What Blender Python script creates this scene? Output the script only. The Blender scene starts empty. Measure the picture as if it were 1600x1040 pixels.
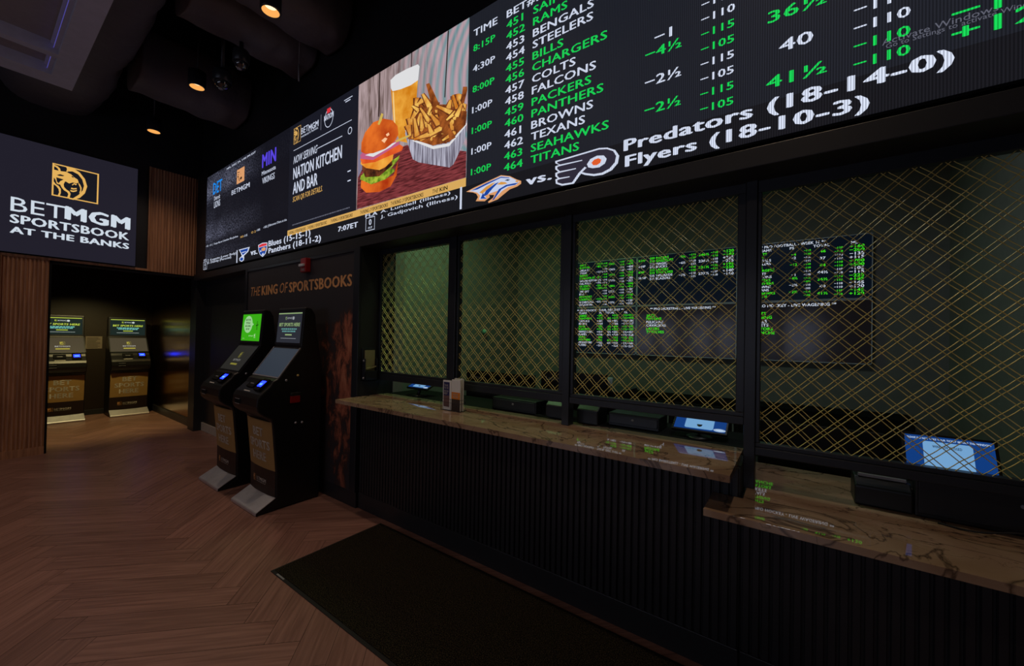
import bpy, bmesh, math, random
from mathutils import Vector, Matrix, noise
random.seed(7)
S = bpy.context.scene
COL = S.collection

# ------------------------------------------------------------------ camera, world, exposure
F, CX, CY, H = 616.0, 800.0, 520.0, 1.65
v1 = Vector((-57-CX, 511-CY, F)); v2 = Vector((1243-CX, 535-CY, F))
AX = (-v1).normalized(); AZ = AX.cross(v2).normalized(); AY = AZ.cross(AX)
CAMP = Vector((0, 0, H))
cd = bpy.data.cameras.new('camera'); cam = bpy.data.objects.new('camera', cd); COL.objects.link(cam)
cd.sensor_width = 36; cd.lens = 36*F/1600; cd.clip_start = .02; cd.clip_end = 60
right = Vector((AX[0], AY[0], AZ[0])); down = Vector((AX[1], AY[1], AZ[1])); fwd = Vector((AX[2], AY[2], AZ[2]))
M = Matrix.Identity(4)
for r in range(3):
    M[r][0], M[r][1], M[r][2], M[r][3] = right[r], -down[r], -fwd[r], CAMP[r]
cam.matrix_world = M
S.camera = cam
vs = S.view_settings
vs.view_transform = 'Standard'; vs.look = 'None'; vs.gamma = 1; vs.use_curve_mapping = False; vs.exposure = 0
W = bpy.data.worlds.new('world'); S.world = W; W.use_nodes = True
W.node_tree.nodes['Background'].inputs[0].default_value = (.5, .55, .7, 1)
W.node_tree.nodes['Background'].inputs[1].default_value = .012
S.cycles.max_bounces = 6; S.cycles.sample_clamp_indirect = 3; S.cycles.caustics_reflective = False

def lamp(name, kind, loc, energy, color, size=.1, angle=None, rot=(0, 0, 0), blend=.6):
    l = bpy.data.lights.new(name, kind); l.energy = energy; l.color = color
    if kind == 'SPOT': l.spot_size = angle; l.spot_blend = blend; l.shadow_soft_size = size
    elif kind == 'AREA': l.size = size
    else: l.shadow_soft_size = size
    o = bpy.data.objects.new(name, l); COL.objects.link(o); o.location = loc; o.rotation_euler = rot
    return o
WARM = (1, .74, .54)
# office ceiling lamps behind the teller windows, alcove lamp
lamp('office_light', 'AREA', (-2.9, 3.3, 3.55), 12, (.50, 1, .42), .4)
lamp('office_light', 'AREA', (-.2, 3.4, 3.55), 5.5, (.86, .92, 1), .5)
lamp('alcove_light', 'SPOT', (-9.25, 1.35, 2.86), 120, (1, .80, .34), .06, math.radians(100), (0, math.radians(23), 0), .6)

# ------------------------------------------------------------------ materials
def lin(c):
    return tuple(((x/255)/12.92 if x/255 <= .04045 else ((x/255+.055)/1.055)**2.4) for x in c)
MATS = {}
def nodes(m): return m.node_tree.nodes, m.node_tree.links
def mat(name, rgb, rough=.5, metal=0, spec=.5, bump=None, coat=0):
    """painted / metal surface; bump=(scale, strength) adds a fine noise relief"""
    if name in MATS: return MATS[name]
    m = bpy.data.materials.new(name); m.use_nodes = True; MATS[name] = m
    n, l = nodes(m); b = n['Principled BSDF']
    tex = n.new('ShaderNodeTexNoise'); tex.inputs['Scale'].default_value = bump[0] if bump else 14
    tex.inputs['Detail'].default_value = 3
    co = n.new('ShaderNodeTexCoord'); l.new(co.outputs['Object'], tex.inputs['Vector'])
    mx = n.new('ShaderNodeMixRGB'); c = lin(rgb)
    mx.inputs[1].default_value = (*[x*.88 for x in c], 1); mx.inputs[2].default_value = (*[min(1, x*1.12) for x in c], 1)
    l.new(tex.outputs['Fac'], mx.inputs[0]); l.new(mx.outputs[0], b.inputs['Base Color'])
    b.inputs['Roughness'].default_value = rough; b.inputs['Metallic'].default_value = metal
    b.inputs['Specular IOR Level'].default_value = spec; b.inputs['Coat Weight'].default_value = coat
    if bump:
        bp = n.new('ShaderNodeBump'); bp.inputs['Strength'].default_value = bump[1]; bp.inputs['Distance'].default_value = .01
        l.new(tex.outputs['Fac'], bp.inputs['Height']); l.new(bp.outputs[0], b.inputs['Normal'])
    return m
def glow(name, rgb, k=1.0, stripes=0, sample=False, rough=.6, spec=.06):
    """lit display surface: what it shows is emission; stripes = pitch of the LED columns"""
    if name in MATS: return MATS[name]
    m = bpy.data.materials.new(name); m.use_nodes = True; MATS[name] = m
    n, l = nodes(m); b = n['Principled BSDF']
    b.inputs['Base Color'].default_value = (.004, .004, .005, 1); b.inputs['Roughness'].default_value = rough
    b.inputs['Specular IOR Level'].default_value = spec
    b.inputs['Emission Color'].default_value = (*lin(rgb), 1); b.inputs['Emission Strength'].default_value = k
    if stripes:
        ge = n.new('ShaderNodeNewGeometry'); sp = n.new('ShaderNodeSeparateXYZ'); l.new(ge.outputs['Position'], sp.inputs[0])
        a = n.new('ShaderNodeMath'); a.operation = 'MULTIPLY'; a.inputs[1].default_value = 2*math.pi/stripes; l.new(sp.outputs[0], a.inputs[0])
        s = n.new('ShaderNodeMath'); s.operation = 'SINE'; l.new(a.outputs[0], s.inputs[0])
        r = n.new('ShaderNodeMapRange'); l.new(s.outputs[0], r.inputs[0])
        r.inputs[1].default_value = -1; r.inputs[2].default_value = 1; r.inputs[3].default_value = .62*k; r.inputs[4].default_value = 1.3*k
        l.new(r.outputs[0], b.inputs['Emission Strength'])
    m.cycles.emission_sampling = 'FRONT' if sample else 'NONE'
    return m

black = mat('black_paint', (36, 37, 40), .45)
black_satin = mat('black_satin_metal', (34, 37, 43), .36, 0, .5)
black_plastic = mat('black_plastic', (17, 17, 19), .4)
deep_black = mat('black_matt', (12, 12, 13), .8, 0, .2)
rubber = mat('black_rubber', (16, 16, 16), .7)
white_paint = mat('white_paint', (190, 182, 168), .6)
steel = mat('brushed_steel', (225, 225, 232), .5, 1)
silver = mat('silver_plastic', (150, 150, 155), .35)
gold_vinyl = mat('gold_vinyl', (164, 130, 76), .5)
brown_vinyl = mat('dark_brown_vinyl', (34, 22, 18), .45)
pale_vinyl = mat('pale_grey_vinyl', (228, 222, 210), .5)
bronze = mat('brushed_bronze', (150, 112, 66), .22, 1)
bronze_wall = mat('dark_bronze_laminate', (34, 24, 13), .45)
brass = mat('brass_wire', (252, 222, 132), .4, .2)
office_wall = mat('office_wall_paint', (134, 134, 128), .8)
office_dark = mat('office_dark_laminate', (26, 20, 17), .55)
paper = mat('paper', (240, 240, 234), .7)
glass_black = mat('black_screen_glass', (8, 8, 10), .12, 0, .5)
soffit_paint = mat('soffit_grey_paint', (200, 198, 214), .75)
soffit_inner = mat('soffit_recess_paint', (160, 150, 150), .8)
duct_wrap = mat('black_duct_wrap', (98, 93, 98), .6, 0, .5, (9, 1.0))
red_paint = mat('red_enamel', (150, 16, 20), .35)
letter_gold = mat('gold_lettering', (226, 164, 104), .5)

def wood_mat(name, c0, c1, rough=.45, axis=2, scale=6.0, uv=False, attr=None, coat=0):
    m = bpy.data.materials.new(name); m.use_nodes = True; MATS[name] = m
    n, l = nodes(m); b = n['Principled BSDF']
    co = n.new('ShaderNodeTexCoord'); mp = n.new('ShaderNodeMapping')
    l.new(co.outputs['UV' if uv else 'Object'], mp.inputs[0])
    sc = [scale*6, scale*6, scale*6]; sc[axis] = scale*.35; mp.inputs['Scale'].default_value = sc
    t = n.new('ShaderNodeTexNoise'); t.inputs['Scale'].default_value = 1; t.inputs['Detail'].default_value = 6; t.inputs['Distortion'].default_value = .6
    l.new(mp.outputs[0], t.inputs['Vector'])
    cr = n.new('ShaderNodeValToRGB'); cr.color_ramp.elements[0].position = .32; cr.color_ramp.elements[1].position = .68
    cr.color_ramp.elements[0].color = (*lin(c0), 1); cr.color_ramp.elements[1].color = (*lin(c1), 1)
    l.new(t.outputs['Fac'], cr.inputs[0]); out = cr.outputs[0]
    if attr:
        at = n.new('ShaderNodeAttribute'); at.attribute_name = attr
        hs = n.new('ShaderNodeHueSaturation'); l.new(out, hs.inputs['Color'])
        r = n.new('ShaderNodeMapRange'); l.new(at.outputs['Fac'], r.inputs[0]); r.inputs[3].default_value = .84; r.inputs[4].default_value = 1.14
        l.new(r.outputs[0], hs.inputs['Value']); out = hs.outputs[0]
    l.new(out, b.inputs['Base Color']); b.inputs['Roughness'].default_value = rough; b.inputs['Coat Weight'].default_value = coat
    bp = n.new('ShaderNodeBump'); bp.inputs['Strength'].default_value = .12; bp.inputs['Distance'].default_value = .004
    l.new(t.outputs['Fac'], bp.inputs['Height']); l.new(bp.outputs[0], b.inputs['Normal'])
    return m
floor_wood = wood_mat('oak_herringbone', (132, 95, 84), (166, 124, 111), .34, 0, 7, True, 'shade')
slat_wood = wood_mat('walnut_slats', (152, 106, 76), (200, 146, 106), .5, 2, 5)

def stone_mat():
    m = bpy.data.materials.new('veined_stone'); m.use_nodes = True
    n, l = nodes(m); b = n['Principled BSDF']
    co = n.new('ShaderNodeTexCoord'); mp = n.new('ShaderNodeMapping'); l.new(co.outputs['Object'], mp.inputs[0]); mp.inputs['Scale'].default_value = (1, 1.5, 1)
    t = n.new('ShaderNodeTexNoise'); t.inputs['Scale'].default_value = 2.6; t.inputs['Detail'].default_value = 7; t.inputs['Distortion'].default_value = 1.2
    l.new(mp.outputs[0], t.inputs['Vector'])
    cr = n.new('ShaderNodeValToRGB'); e = cr.color_ramp.elements
    e[0].position = .3; e[0].color = (*lin((188, 160, 132)), 1); e[1].position = .75; e[1].color = (*lin((150, 118, 90)), 1)
    l.new(t.outputs['Fac'], cr.inputs[0])
    # thin dark veins along the crossings of a second noise
    def vein(scale, width, dist, amount):
        t2 = n.new('ShaderNodeTexNoise'); t2.inputs['Scale'].default_value = scale; t2.inputs['Detail'].default_value = 5; t2.inputs['Distortion'].default_value = dist
        l.new(mp.outputs[0], t2.inputs['Vector'])
        s = n.new('ShaderNodeMath'); s.operation = 'SUBTRACT'; s.inputs[1].default_value = .5; l.new(t2.outputs['Fac'], s.inputs[0])
        a = n.new('ShaderNodeMath'); a.operation = 'ABSOLUTE'; l.new(s.outputs[0], a.inputs[0])
        r = n.new('ShaderNodeMapRange'); r.inputs[1].default_value = 0; r.inputs[2].default_value = width; r.inputs[3].default_value = amount; r.inputs[4].default_value = 0
        l.new(a.outputs[0], r.inputs[0]); return r.outputs[0]
    col = cr.outputs[0]
    for sc, wd, ds, am in ((1.5, .016, 2.0, .8), (4.5, .010, 1.0, .45)):
        mx = n.new('ShaderNodeMixRGB'); l.new(vein(sc, wd, ds, am), mx.inputs[0]); l.new(col, mx.inputs[1]); mx.inputs[2].default_value = (*lin((58, 42, 32)), 1); col = mx.outputs[0]
    l.new(col, b.inputs['Base Color']); b.inputs['Roughness'].default_value = .02; b.inputs['IOR'].default_value = 1.75; b.inputs['Specular IOR Level'].default_value = .5
    return m
stone = stone_mat()
def carpet_mat():
    m = bpy.data.materials.new('black_carpet_pile'); m.use_nodes = True
    n, l = nodes(m); b = n['Principled BSDF']
    co = n.new('ShaderNodeTexCoord'); t = n.new('ShaderNodeTexNoise'); t.inputs['Scale'].default_value = 190; t.inputs['Detail'].default_value = 2
    l.new(co.outputs['Object'], t.inputs['Vector'])
    cr = n.new('ShaderNodeValToRGB'); e = cr.color_ramp.elements
    e[0].position = .45; e[0].color = (*lin((12, 11, 10)), 1); e[1].position = .80; e[1].color = (*lin((92, 82, 60)), 1)
    l.new(t.outputs['Fac'], cr.inputs[0]); l.new(cr.outputs[0], b.inputs['Base Color']); b.inputs['Roughness'].default_value = .95; b.inputs['Specular IOR Level'].default_value = .1
    bp = n.new('ShaderNodeBump'); bp.inputs['Strength'].default_value = .8; bp.inputs['Distance'].default_value = .01
    l.new(t.outputs['Fac'], bp.inputs['Height']); l.new(bp.outputs[0], b.inputs['Normal'])
    return m
carpet = carpet_mat()
def mural_mat():
    """printed lion-mane picture: rust coloured strokes on near-black, mostly towards the right of the panel"""
    m = bpy.data.materials.new('mural_print'); m.use_nodes = True
    n, l = nodes(m); b = n['Principled BSDF']
    co = n.new('ShaderNodeTexCoord'); sp = n.new('ShaderNodeSeparateXYZ'); l.new(co.outputs['Object'], sp.inputs[0])
    mp = n.new('ShaderNodeMapping'); l.new(co.outputs['Object'], mp.inputs[0]); mp.inputs['Rotation'].default_value = (0, .45, 0); mp.inputs['Scale'].default_value = (7, 1, 3.2)
    t = n.new('ShaderNodeTexNoise'); t.inputs['Scale'].default_value = 1; t.inputs['Detail'].default_value = 8; t.inputs['Roughness'].default_value = .72; t.inputs['Distortion'].default_value = .6
    l.new(mp.outputs[0], t.inputs['Vector'])
    mx = n.new('ShaderNodeMapRange'); l.new(sp.outputs[0], mx.inputs[0]); mx.inputs[1].default_value = 1.55; mx.inputs[2].default_value = 2.4; mx.inputs[3].default_value = -.20; mx.inputs[4].default_value = .06
    mz = n.new('ShaderNodeMapRange'); l.new(sp.outputs[2], mz.inputs[0]); mz.inputs[1].default_value = 1.75; mz.inputs[2].default_value = 2.1; mz.inputs[3].default_value = 0; mz.inputs[4].default_value = -.5
    mb = n.new('ShaderNodeMapRange'); l.new(sp.outputs[2], mb.inputs[0]); mb.inputs[1].default_value = .2; mb.inputs[2].default_value = 1.2; mb.inputs[3].default_value = -.10; mb.inputs[4].default_value = .02
    def add(a, c):
        q = n.new('ShaderNodeMath'); q.operation = 'ADD'; l.new(a, q.inputs[0]); l.new(c, q.inputs[1]); return q.outputs[0]
    f = add(add(add(t.outputs['Fac'], mx.outputs[0]), mz.outputs[0]), mb.outputs[0])
    cr = n.new('ShaderNodeValToRGB'); e = cr.color_ramp.elements
    e[0].position = .40; e[0].color = (*lin((44, 40, 44)), 1); e[1].position = .80; e[1].color = (*lin((206, 140, 104)), 1)
    x = e.new(.47); x.color = (*lin((56, 34, 28)), 1); x = e.new(.58); x.color = (*lin((158, 88, 62)), 1)
    l.new(f, cr.inputs[0]); l.new(cr.outputs[0], b.inputs['Base Color']); b.inputs['Roughness'].default_value = .6
    return m
mural_print = mural_mat()

# ------------------------------------------------------------------ mesh helpers
def link(name, me, parent=None, loc=None):
    o = bpy.data.objects.new(name, me); COL.objects.link(o)
    if parent: o.parent = parent
    if loc: o.location = loc
    return o
def tag(o, label=None, cat=None, group=None, kind=None):
    if label: o['label'] = label
    if cat: o['category'] = cat
    if group: o['group'] = group
    if kind: o['kind'] = kind
    return o
def thing(name, label, cat, loc=(0, 0, 0), rz=0, group=None):
    o = bpy.data.objects.new(name, None); COL.objects.link(o); o.location = loc; o.rotation_euler = (0, 0, rz); o.empty_display_size = .1
    return tag(o, label, cat, group)
def child(o, parent):
    """parent o and keep where it stands"""
    o.parent = parent; o.matrix_parent_inverse = Matrix.LocRotScale(parent.location, parent.rotation_euler, None).inverted(); return o

class MB:
    """collects shapes (each with a material index) and links them as ONE mesh object"""
    def __init__(s): s.v = []; s.f = []; s.mi = []; s.sm = []
    def face(s, pts, mi=0, sm=False):
        k = len(s.v); s.v += [tuple(p) for p in pts]; s.f.append(tuple(range(k, k+len(pts)))); s.mi.append(mi); s.sm.append(sm); return s
    def faces(s, pts, fs, mi=0, sm=False):
        k = len(s.v); s.v += [tuple(p) for p in pts]
        for f in fs: s.f.append(tuple(i+k for i in f)); s.mi.append(mi); s.sm.append(sm)
        return s
    def box(s, x0, x1, y0, y1, z0, z1, mi=0):
        p = [(x0, y0, z0), (x1, y0, z0), (x1, y1, z0), (x0, y1, z0), (x0, y0, z1), (x1, y0, z1), (x1, y1, z1), (x0, y1, z1)]
        return s.faces(p, [(0, 3, 2, 1), (4, 5, 6, 7), (0, 1, 5, 4), (1, 2, 6, 5), (2, 3, 7, 6), (3, 0, 4, 7)], mi)
    def prism(s, poly, fn, a, b, mi=0):
        """poly 2-D outline swept between depths a and b; fn(u, v, d) -> point"""
        n = len(poly); P = [fn(u, v, a) for u, v in poly]+[fn(u, v, b) for u, v in poly]
        return s.faces(P, [tuple(range(n-1, -1, -1)), tuple(range(n, 2*n))]+[(i, (i+1) % n, (i+1) % n+n, i+n) for i in range(n)], mi)
    def tube(s, path, r, seg=6, mi=0, caps=True, sm=True):
        path = [Vector(p) for p in path]; n = len(path); R = []
        for i, p in enumerate(path):
            d = (path[min(i+1, n-1)]-path[max(i-1, 0)]).normalized()
            a = d.cross(Vector((0, 0, 1)) if abs(d.z) < .9 else Vector((0, 1, 0))).normalized(); b = d.cross(a)
            rr = r[i] if isinstance(r, (list, tuple)) else r
            R += [p+(a*math.cos(2*math.pi*k/seg)+b*math.sin(2*math.pi*k/seg))*rr for k in range(seg)]
        fs = [(i*seg+k, i*seg+(k+1) % seg, (i+1)*seg+(k+1) % seg, (i+1)*seg+k) for i in range(n-1) for k in range(seg)]
        if caps: fs += [tuple(range(seg-1, -1, -1)), tuple(range((n-1)*seg, n*seg))]
        return s.faces(R, fs, mi, sm)
    def lathe(s, c, prof, seg=20, mi=0, sm=True, axis='z'):
        P = []
        for r, z in prof:
            for k in range(seg):
                a = 2*math.pi*k/seg; u, w = r*math.cos(a), r*math.sin(a)
                P.append((c[0]+u, c[1]+w, c[2]+z) if axis == 'z' else (c[0]+u, c[1]+z, c[2]+w) if axis == 'y' else (c[0]+z, c[1]+u, c[2]+w))
        n = len(prof)
        return s.faces(P, [(i*seg+k, i*seg+(k+1) % seg, (i+1)*seg+(k+1) % seg, (i+1)*seg+k) for i in range(n-1) for k in range(seg)], mi, sm)
    def build(s, name, mats, parent=None, bevel=0, keep=False):
        me = bpy.data.meshes.new(name); me.from_pydata(s.v, [], s.f)
        if not isinstance(mats, (list, tuple)): mats = [mats]
        for m in mats: me.materials.append(m)
        me.polygons.foreach_set('material_index', s.mi); me.polygons.foreach_set('use_smooth', s.sm)
        me.update()
        bm = bmesh.new(); bm.from_mesh(me)
        if not keep: bmesh.ops.recalc_face_normals(bm, faces=bm.faces)
        bm.to_mesh(me); bm.free()
        o = link(name, me)
        if parent is not None: child(o, parent)
        if bevel:
            b = o.modifiers.new('edge', 'BEVEL'); b.width = bevel; b.segments = 2; b.limit_method = 'ANGLE'; b.angle_limit = .6
        return o

# ------------------------------------------------------------------ planes and lettering
class Plane:
    """a real vertical plane in the room: origin, horizontal direction, normal towards the viewer; px() finds the point seen at a pixel"""
    def __init__(s, o, u, n, vp=None): s.o = Vector(o); s.u = Vector(u); s.n = Vector(n); s.z = Vector((0, 0, 1)); s.vp = vp
    def p(s, a, b, d=0): return s.o+s.u*a+s.z*b+s.n*d
    def px(s, x, y):
        d = Vector((x-CX, y-CY, F)); r = Vector((AX.dot(d), AY.dot(d), AZ.dot(d)))
        t = (s.o-CAMP).dot(s.n)/r.dot(s.n); q = CAMP+r*t-s.o
        return q.dot(s.u), q.z
    def along(s, bl, x):
        """the horizontal coordinate reached at pixel column x going level from pixel bl"""
        k = (bl[1]-s.vp[1])/(bl[0]-s.vp[0]); return s.px(x, bl[1]+k*(x-bl[0]))[0]
VX, VY = (-57, 511), (1243, 535)
GLY = {}
def glyphs(t, w):
    k = (t, w)
    if k not in GLY:
        cu = bpy.data.curves.new('t', 'FONT'); cu.body = t; cu.offset = 0; cu.resolution_u = 2; cu.space_character = 1+w*2.2
        ob = bpy.data.objects.new('t', cu); COL.objects.link(ob)
        bpy.context.view_layer.update()
        me = bpy.data.meshes.new_from_object(ob.evaluated_get(bpy.context.evaluated_depsgraph_get()))
        V = [(v.co.x, v.co.y) for v in me.vertices]; Fs = [tuple(p.vertices) for p in me.polygons]
        bpy.data.objects.remove(ob); bpy.data.curves.remove(cu); bpy.data.meshes.remove(me)
        xs = [a for a, b in V] or [0]; GLY[k] = (V, Fs, min(xs), max(xs))
    return GLY[k]
CAPH = .73
def text(mb, pl, t, x, z, cap, width=None, mi=0, w=0, slant=0, d=.002, xs=None, center=False):
    """flat lettering on plane pl: left x, baseline z, cap height, total width (or x scale xs)"""
    V, Fs, a, b = glyphs(t, w)
    ky = cap/CAPH; kx = width/(b-a) if width else ky*(xs or 1)
    if center: x -= (b-a)*kx/2
    e = w*1.25
    for i, (du, dv) in enumerate(((0, 0), (-e, 0), (e, 0), (-e*.5, e*.45), (e*.5, -e*.45)) if e > .004 else ((0, 0),)):
        mb.faces([pl.p(x+(u-a+du)*kx+slant*v*ky, z+(v+dv)*ky, d+.00004*i) for u, v in V], Fs, mi)
    return x+(b-a)*kx
def ptext(mb, pl, t, bl, xr, ytop, mi=0, w=0, slant=0, d=.002):
    """lettering measured in the photograph: baseline-left pixel, right column, cap-top row above the left end"""
    x, z = pl.px(*bl); x1 = pl.along(bl, xr); cap = pl.px(bl[0], ytop)[1]-z
    return text(mb, pl, t, x, z, cap, x1-x, mi, w, slant, d)
def shape(mb, pl, pts, mi=0, d=.002):
    mb.face([pl.p(*pl.px(*q), d) for q in pts], mi)
def rect(mb, pl, x0, x1, z0, z1, mi=0, d=.002):
    mb.face([pl.p(x0, z0, d), pl.p(x1, z0, d), pl.p(x1, z1, d), pl.p(x0, z1, d)], mi)
def ring(mb, pl, x, z, rx, rz, th, mi=0, d=.002, seg=24):
    P = []
    for k in range(seg):
        a = 2*math.pi*k/seg; P += [pl.p(x+rx*math.cos(a), z+rz*math.sin(a), d), pl.p(x+(rx-th)*math.cos(a), z+(rz-th)*math.sin(a), d)]
    mb.faces(P, [(2*k, 2*k+1, (2*k+3) % (2*seg), (2*k+2) % (2*seg)) for k in range(seg)], mi)
def disc(mb, pl, x, z, rx, rz, mi=0, d=.002, seg=24):
    mb.face([pl.p(x+rx*math.cos(2*math.pi*k/seg), z+rz*math.sin(2*math.pi*k/seg), d) for k in range(seg)], mi)

EMB_L = [  # light shapes of the square lion-head emblem, in its own measured grid
 [(148,160),(205,175),(265,182),(320,210),(350,240),(385,262),(396,292),(375,302),(335,292),(300,303),(268,283),(235,285),(205,315),(180,305),(165,262),(148,240)],
 [(300,132),(345,150),(405,190),(460,258),(486,335),(464,405),(415,450),(350,472),(300,462),(345,455),(400,420),(440,375),(452,328),(432,262),(388,208),(330,178),(285,178),(290,160)],
 [(148,280),(170,310),(200,330),(220,360),(222,400),(212,430),(192,428),(205,395),(198,360),(175,330),(148,310)],
 [(205,300),(245,275),(258,286),(246,310),(252,340),(275,365),(305,385),(318,410),(310,450),(286,446),(296,412),(282,392),(250,372),(228,345),(215,320)],
 [(390,290),(412,315),(428,350),(426,385),(412,408),(406,398),(415,370),(412,345),(398,318)],
 [(322,345),(345,352),(378,350),(378,362),(345,366),(320,360)], [(312,370),(345,377),(382,370),(378,384),(345,392),(318,386)],
 [(328,316),(350,300),(378,310),(370,322),(350,311),(335,324)],
 [(148,110),(182,125),(207,150),(214,178),(194,174),(184,150),(165,134),(148,126)], [(262,124),(288,135),(297,150),(286,168),(284,184),(268,182),(275,155)]]
EMB_D = [[(175,216),(210,208),(252,222),(235,229),(200,226)], [(172,240),(245,262),(212,280),(197,302),(180,285)], [(318,225),(335,228),(348,246),(330,240)]]
def emblem(mb, pl, x, z, w, h, mi=0, dark=None, d=.002, frame=True):
    def q(X, Y):
        u = (X-133)/474; top = 90+u*117; bot = 425+u*95
        return pl.p(x+u*w, z+(bot-Y)/(bot-top)*h, 0)
    t = .035*w
    if frame:
        for a in ((0, t, 0, h), (w-t, w, 0, h), (0, w, 0, t), (0, w, h-t, h)): rect(mb, pl, x+a[0], x+a[1], z+a[2], z+a[3], mi, d)
    for k, s in enumerate(EMB_L): mb.face([q(*p)+pl.n*(d+.0002*k) for p in s], mi)
    if dark is not None:
        for s in EMB_D: mb.face([q(*p)+pl.n*(d+.003) for p in s], dark)

# ------------------------------------------------------------------ the setting
def struct(name, mb, mats, bevel=0):
    return tag(mb.build(name, mats, None, bevel), kind='structure')
XL = -8.07                                   # face of the left wall
def herringbone():
    w, L, g = .18, .90, .0011
    s0, t0 = -2.367, -3.006
    me = bpy.data.meshes.new('floor'); V = []; Fs = []; UV = []; SH = []
    q = math.sqrt(.5)
    def put(a, b, la, lb, along_s):
        cx, cy = (a+la/2+(b+lb/2))*q, (a+la/2-(b+lb/2))*q
        if not (-11.6 < cx < 3.6 and -5.6 < cy < 2.75): return
        k = len(V); rnd = random.random(); ou, ov = random.uniform(0, 40), random.uniform(0, 40)
        for (s, t) in ((a+g, b+g), (a+la-g, b+g), (a+la-g, b+lb-g), (a+g, b+lb-g)):
            V.append(((s+t)*q, (s-t)*q, 0)); UV.append((ou+(s-a), ov+(t-b)) if along_s else (ou+(t-b), ov+(s-a)))
        Fs.append((k+3, k+2, k+1, k)); SH.append(rnd)
    for i in range(-110, 110):
        for j in range(-22, 22):
            a = s0+i*w+j*L; b = t0+i*w-j*L
            put(a, b, L, w, True); put(a, b+w, w, L, False)
    n = len(Fs)
    me.from_pydata(V+[(-11.6, -5.6, -.0012), (3.6, -5.6, -.0012), (3.6, 2.75, -.0012), (-11.6, 2.75, -.0012)], [], Fs+[(len(V), len(V)+1, len(V)+2, len(V)+3)])
    uvl = me.uv_layers.new(name='UVMap'); at = me.attributes.new('shade', 'FLOAT', 'FACE')
    for f in range(n):
        at.data[f].value = SH[f]
        for li, vi in zip(me.polygons[f].loop_indices, me.polygons[f].vertices): uvl.data[li].uv = UV[vi]
    me.materials.append(floor_wood); me.materials.append(mat('floor_joint', (30, 20, 15), .8)); me.polygons[n].material_index = 1
    return tag(link('floor', me), kind='structure')
herringbone()
mb = MB(); mb.box(-4.3, 2.4, 2.75, 5.7, -.05, 0); struct('floor_office', mb, office_dark)
mb = MB(); mb.box(-11.4, 3.6, -5.4, 5.8, 5.6, 5.7); struct('ceiling', mb, deep_black)
mb = MB()
mb.box(XL-.2, XL-.022, -5.4, .667, 0, 5.6).box(XL-.2, XL-.022, .667, 2.6, 2.545, 5.6).box(XL-.28, XL, 2.245, 2.6, 0, 2.545)
struct('wall_left', mb, black)
mb = MB(); mb.box(-11.25, -11.1, -.3, 2.5, 0, 2.9); struct('wall_alcove_back', mb, bronze_wall)
mb = MB(); mb.box(-11.1, XL-.28, 2.33, 2.5, .13, 2.9, 0); mb.box(-11.1, XL-.28, 2.31, 2.5, 0, .13, 1); struct('wall_alcove_right', mb, [bronze, black])
mb = MB(); mb.box(-11.1, XL-.2, -.3, -.15, 0, 2.9); struct('wall_alcove_left', mb, bronze_wall)
mb = MB(); mb.box(-11.25, XL-.2, -.3, 2.5, 2.9, 3.0); struct('ceiling_alcove', mb, bronze_wall)
mb = MB(); mb.box(-11.1, -11.085, -.15, 2.31, 0, .1); struct('baseboard_alcove', mb, black, .003)
# teller wall: recess beside the corner, mural block, bulkhead behind the video wall, fascia strip, base wall
mb = MB()
mb.box(XL, -5.99, 2.37, 2.6, 0, 2.52).box(-5.99, -3.378, 2.215, 2.6, 0, 2.49).box(XL, 3.4, 2.275, 2.62, 2.52, 5.6)
mb.box(XL, -7.6, 2.215, 2.28, 2.59, 4.2)
struct('wall_right', mb, black)
mb = MB(); mb.box(XL, 3.4, 2.2, 2.5, 2.49, 2.585); struct('trim_1', mb, black, .004)
mb = MB(); mb.box(-3.37, -.215, 2.29, 2.51, 0, 1.026).box(-.215, 3.4, 2.29, 2.72, 0, .856); struct('wall_counter_base', mb, black)
mb = MB(); mb.box(XL, -5.995, 2.352, 2.37, 0, .135); struct('baseboard_right', mb, white_paint, .004)
mb = MB(); mb.box(-5.99, -3.378, 2.203, 2.215, 0, .15); struct('baseboard_mural', mb, black, .003)
mb = MB(); mb.box(-11.4, 3.6, -5.5, -5.35, 0, 5.6); struct('wall_back', mb, black)
fill_pane = glow('added_fill_pane', (184, 190, 214), 2.6, 0, True)  # glowing panes added behind the camera for cool fill and monitor reflections
for i, (a, b) in enumerate(((-5.4, -3.9), (-3.2, -1.7), (-.6, .6))):
    mb = MB(); mb.box(a, b, -5.35, -5.34, 1.1, 2.5, 0)
    for q in ((a-.06, a, 1.04, 2.56), (b, b+.06, 1.04, 2.56), (a-.06, b+.06, 1.04, 1.1), (a-.06, b+.06, 2.5, 2.56), ((a+b)/2-.02, (a+b)/2+.02, 1.1, 2.5)): mb.box(q[0], q[1], -5.35, -5.30, q[2], q[3], 1)
    struct('window_%d' % (i+5), mb, [fill_pane, black_satin])  # unseen added fill panes, numbered on from the teller windows
mb = MB(); mb.box(3.4, 3.55, -5.4, 5.8, 0, 5.6); struct('wall_end', mb, black)
# office behind the windows
mb = MB(); mb.box(-4.0, 1.35, 5.52, 5.62, 0, 3.7); struct('wall_office_back', mb, office_wall)
mb = MB(); mb.box(-4.0, -3.86, 2.62, 5.52, 0, 3.7); struct('wall_office_left', mb, office_wall)
mb = MB(); mb.box(1.2, 1.35, 2.62, 5.52, 0, 3.7); struct('wall_office_right', mb, office_wall)
mb = MB(); mb.box(-4.0, 1.35, 2.62, 5.62, 3.7, 3.8); struct('ceiling_office', mb, office_wall)
mb = MB(); mb.box(-4.0, -3.37, 2.6, 2.72, 0, 2.52); struct('wall_office_front', mb, office_wall)
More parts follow.
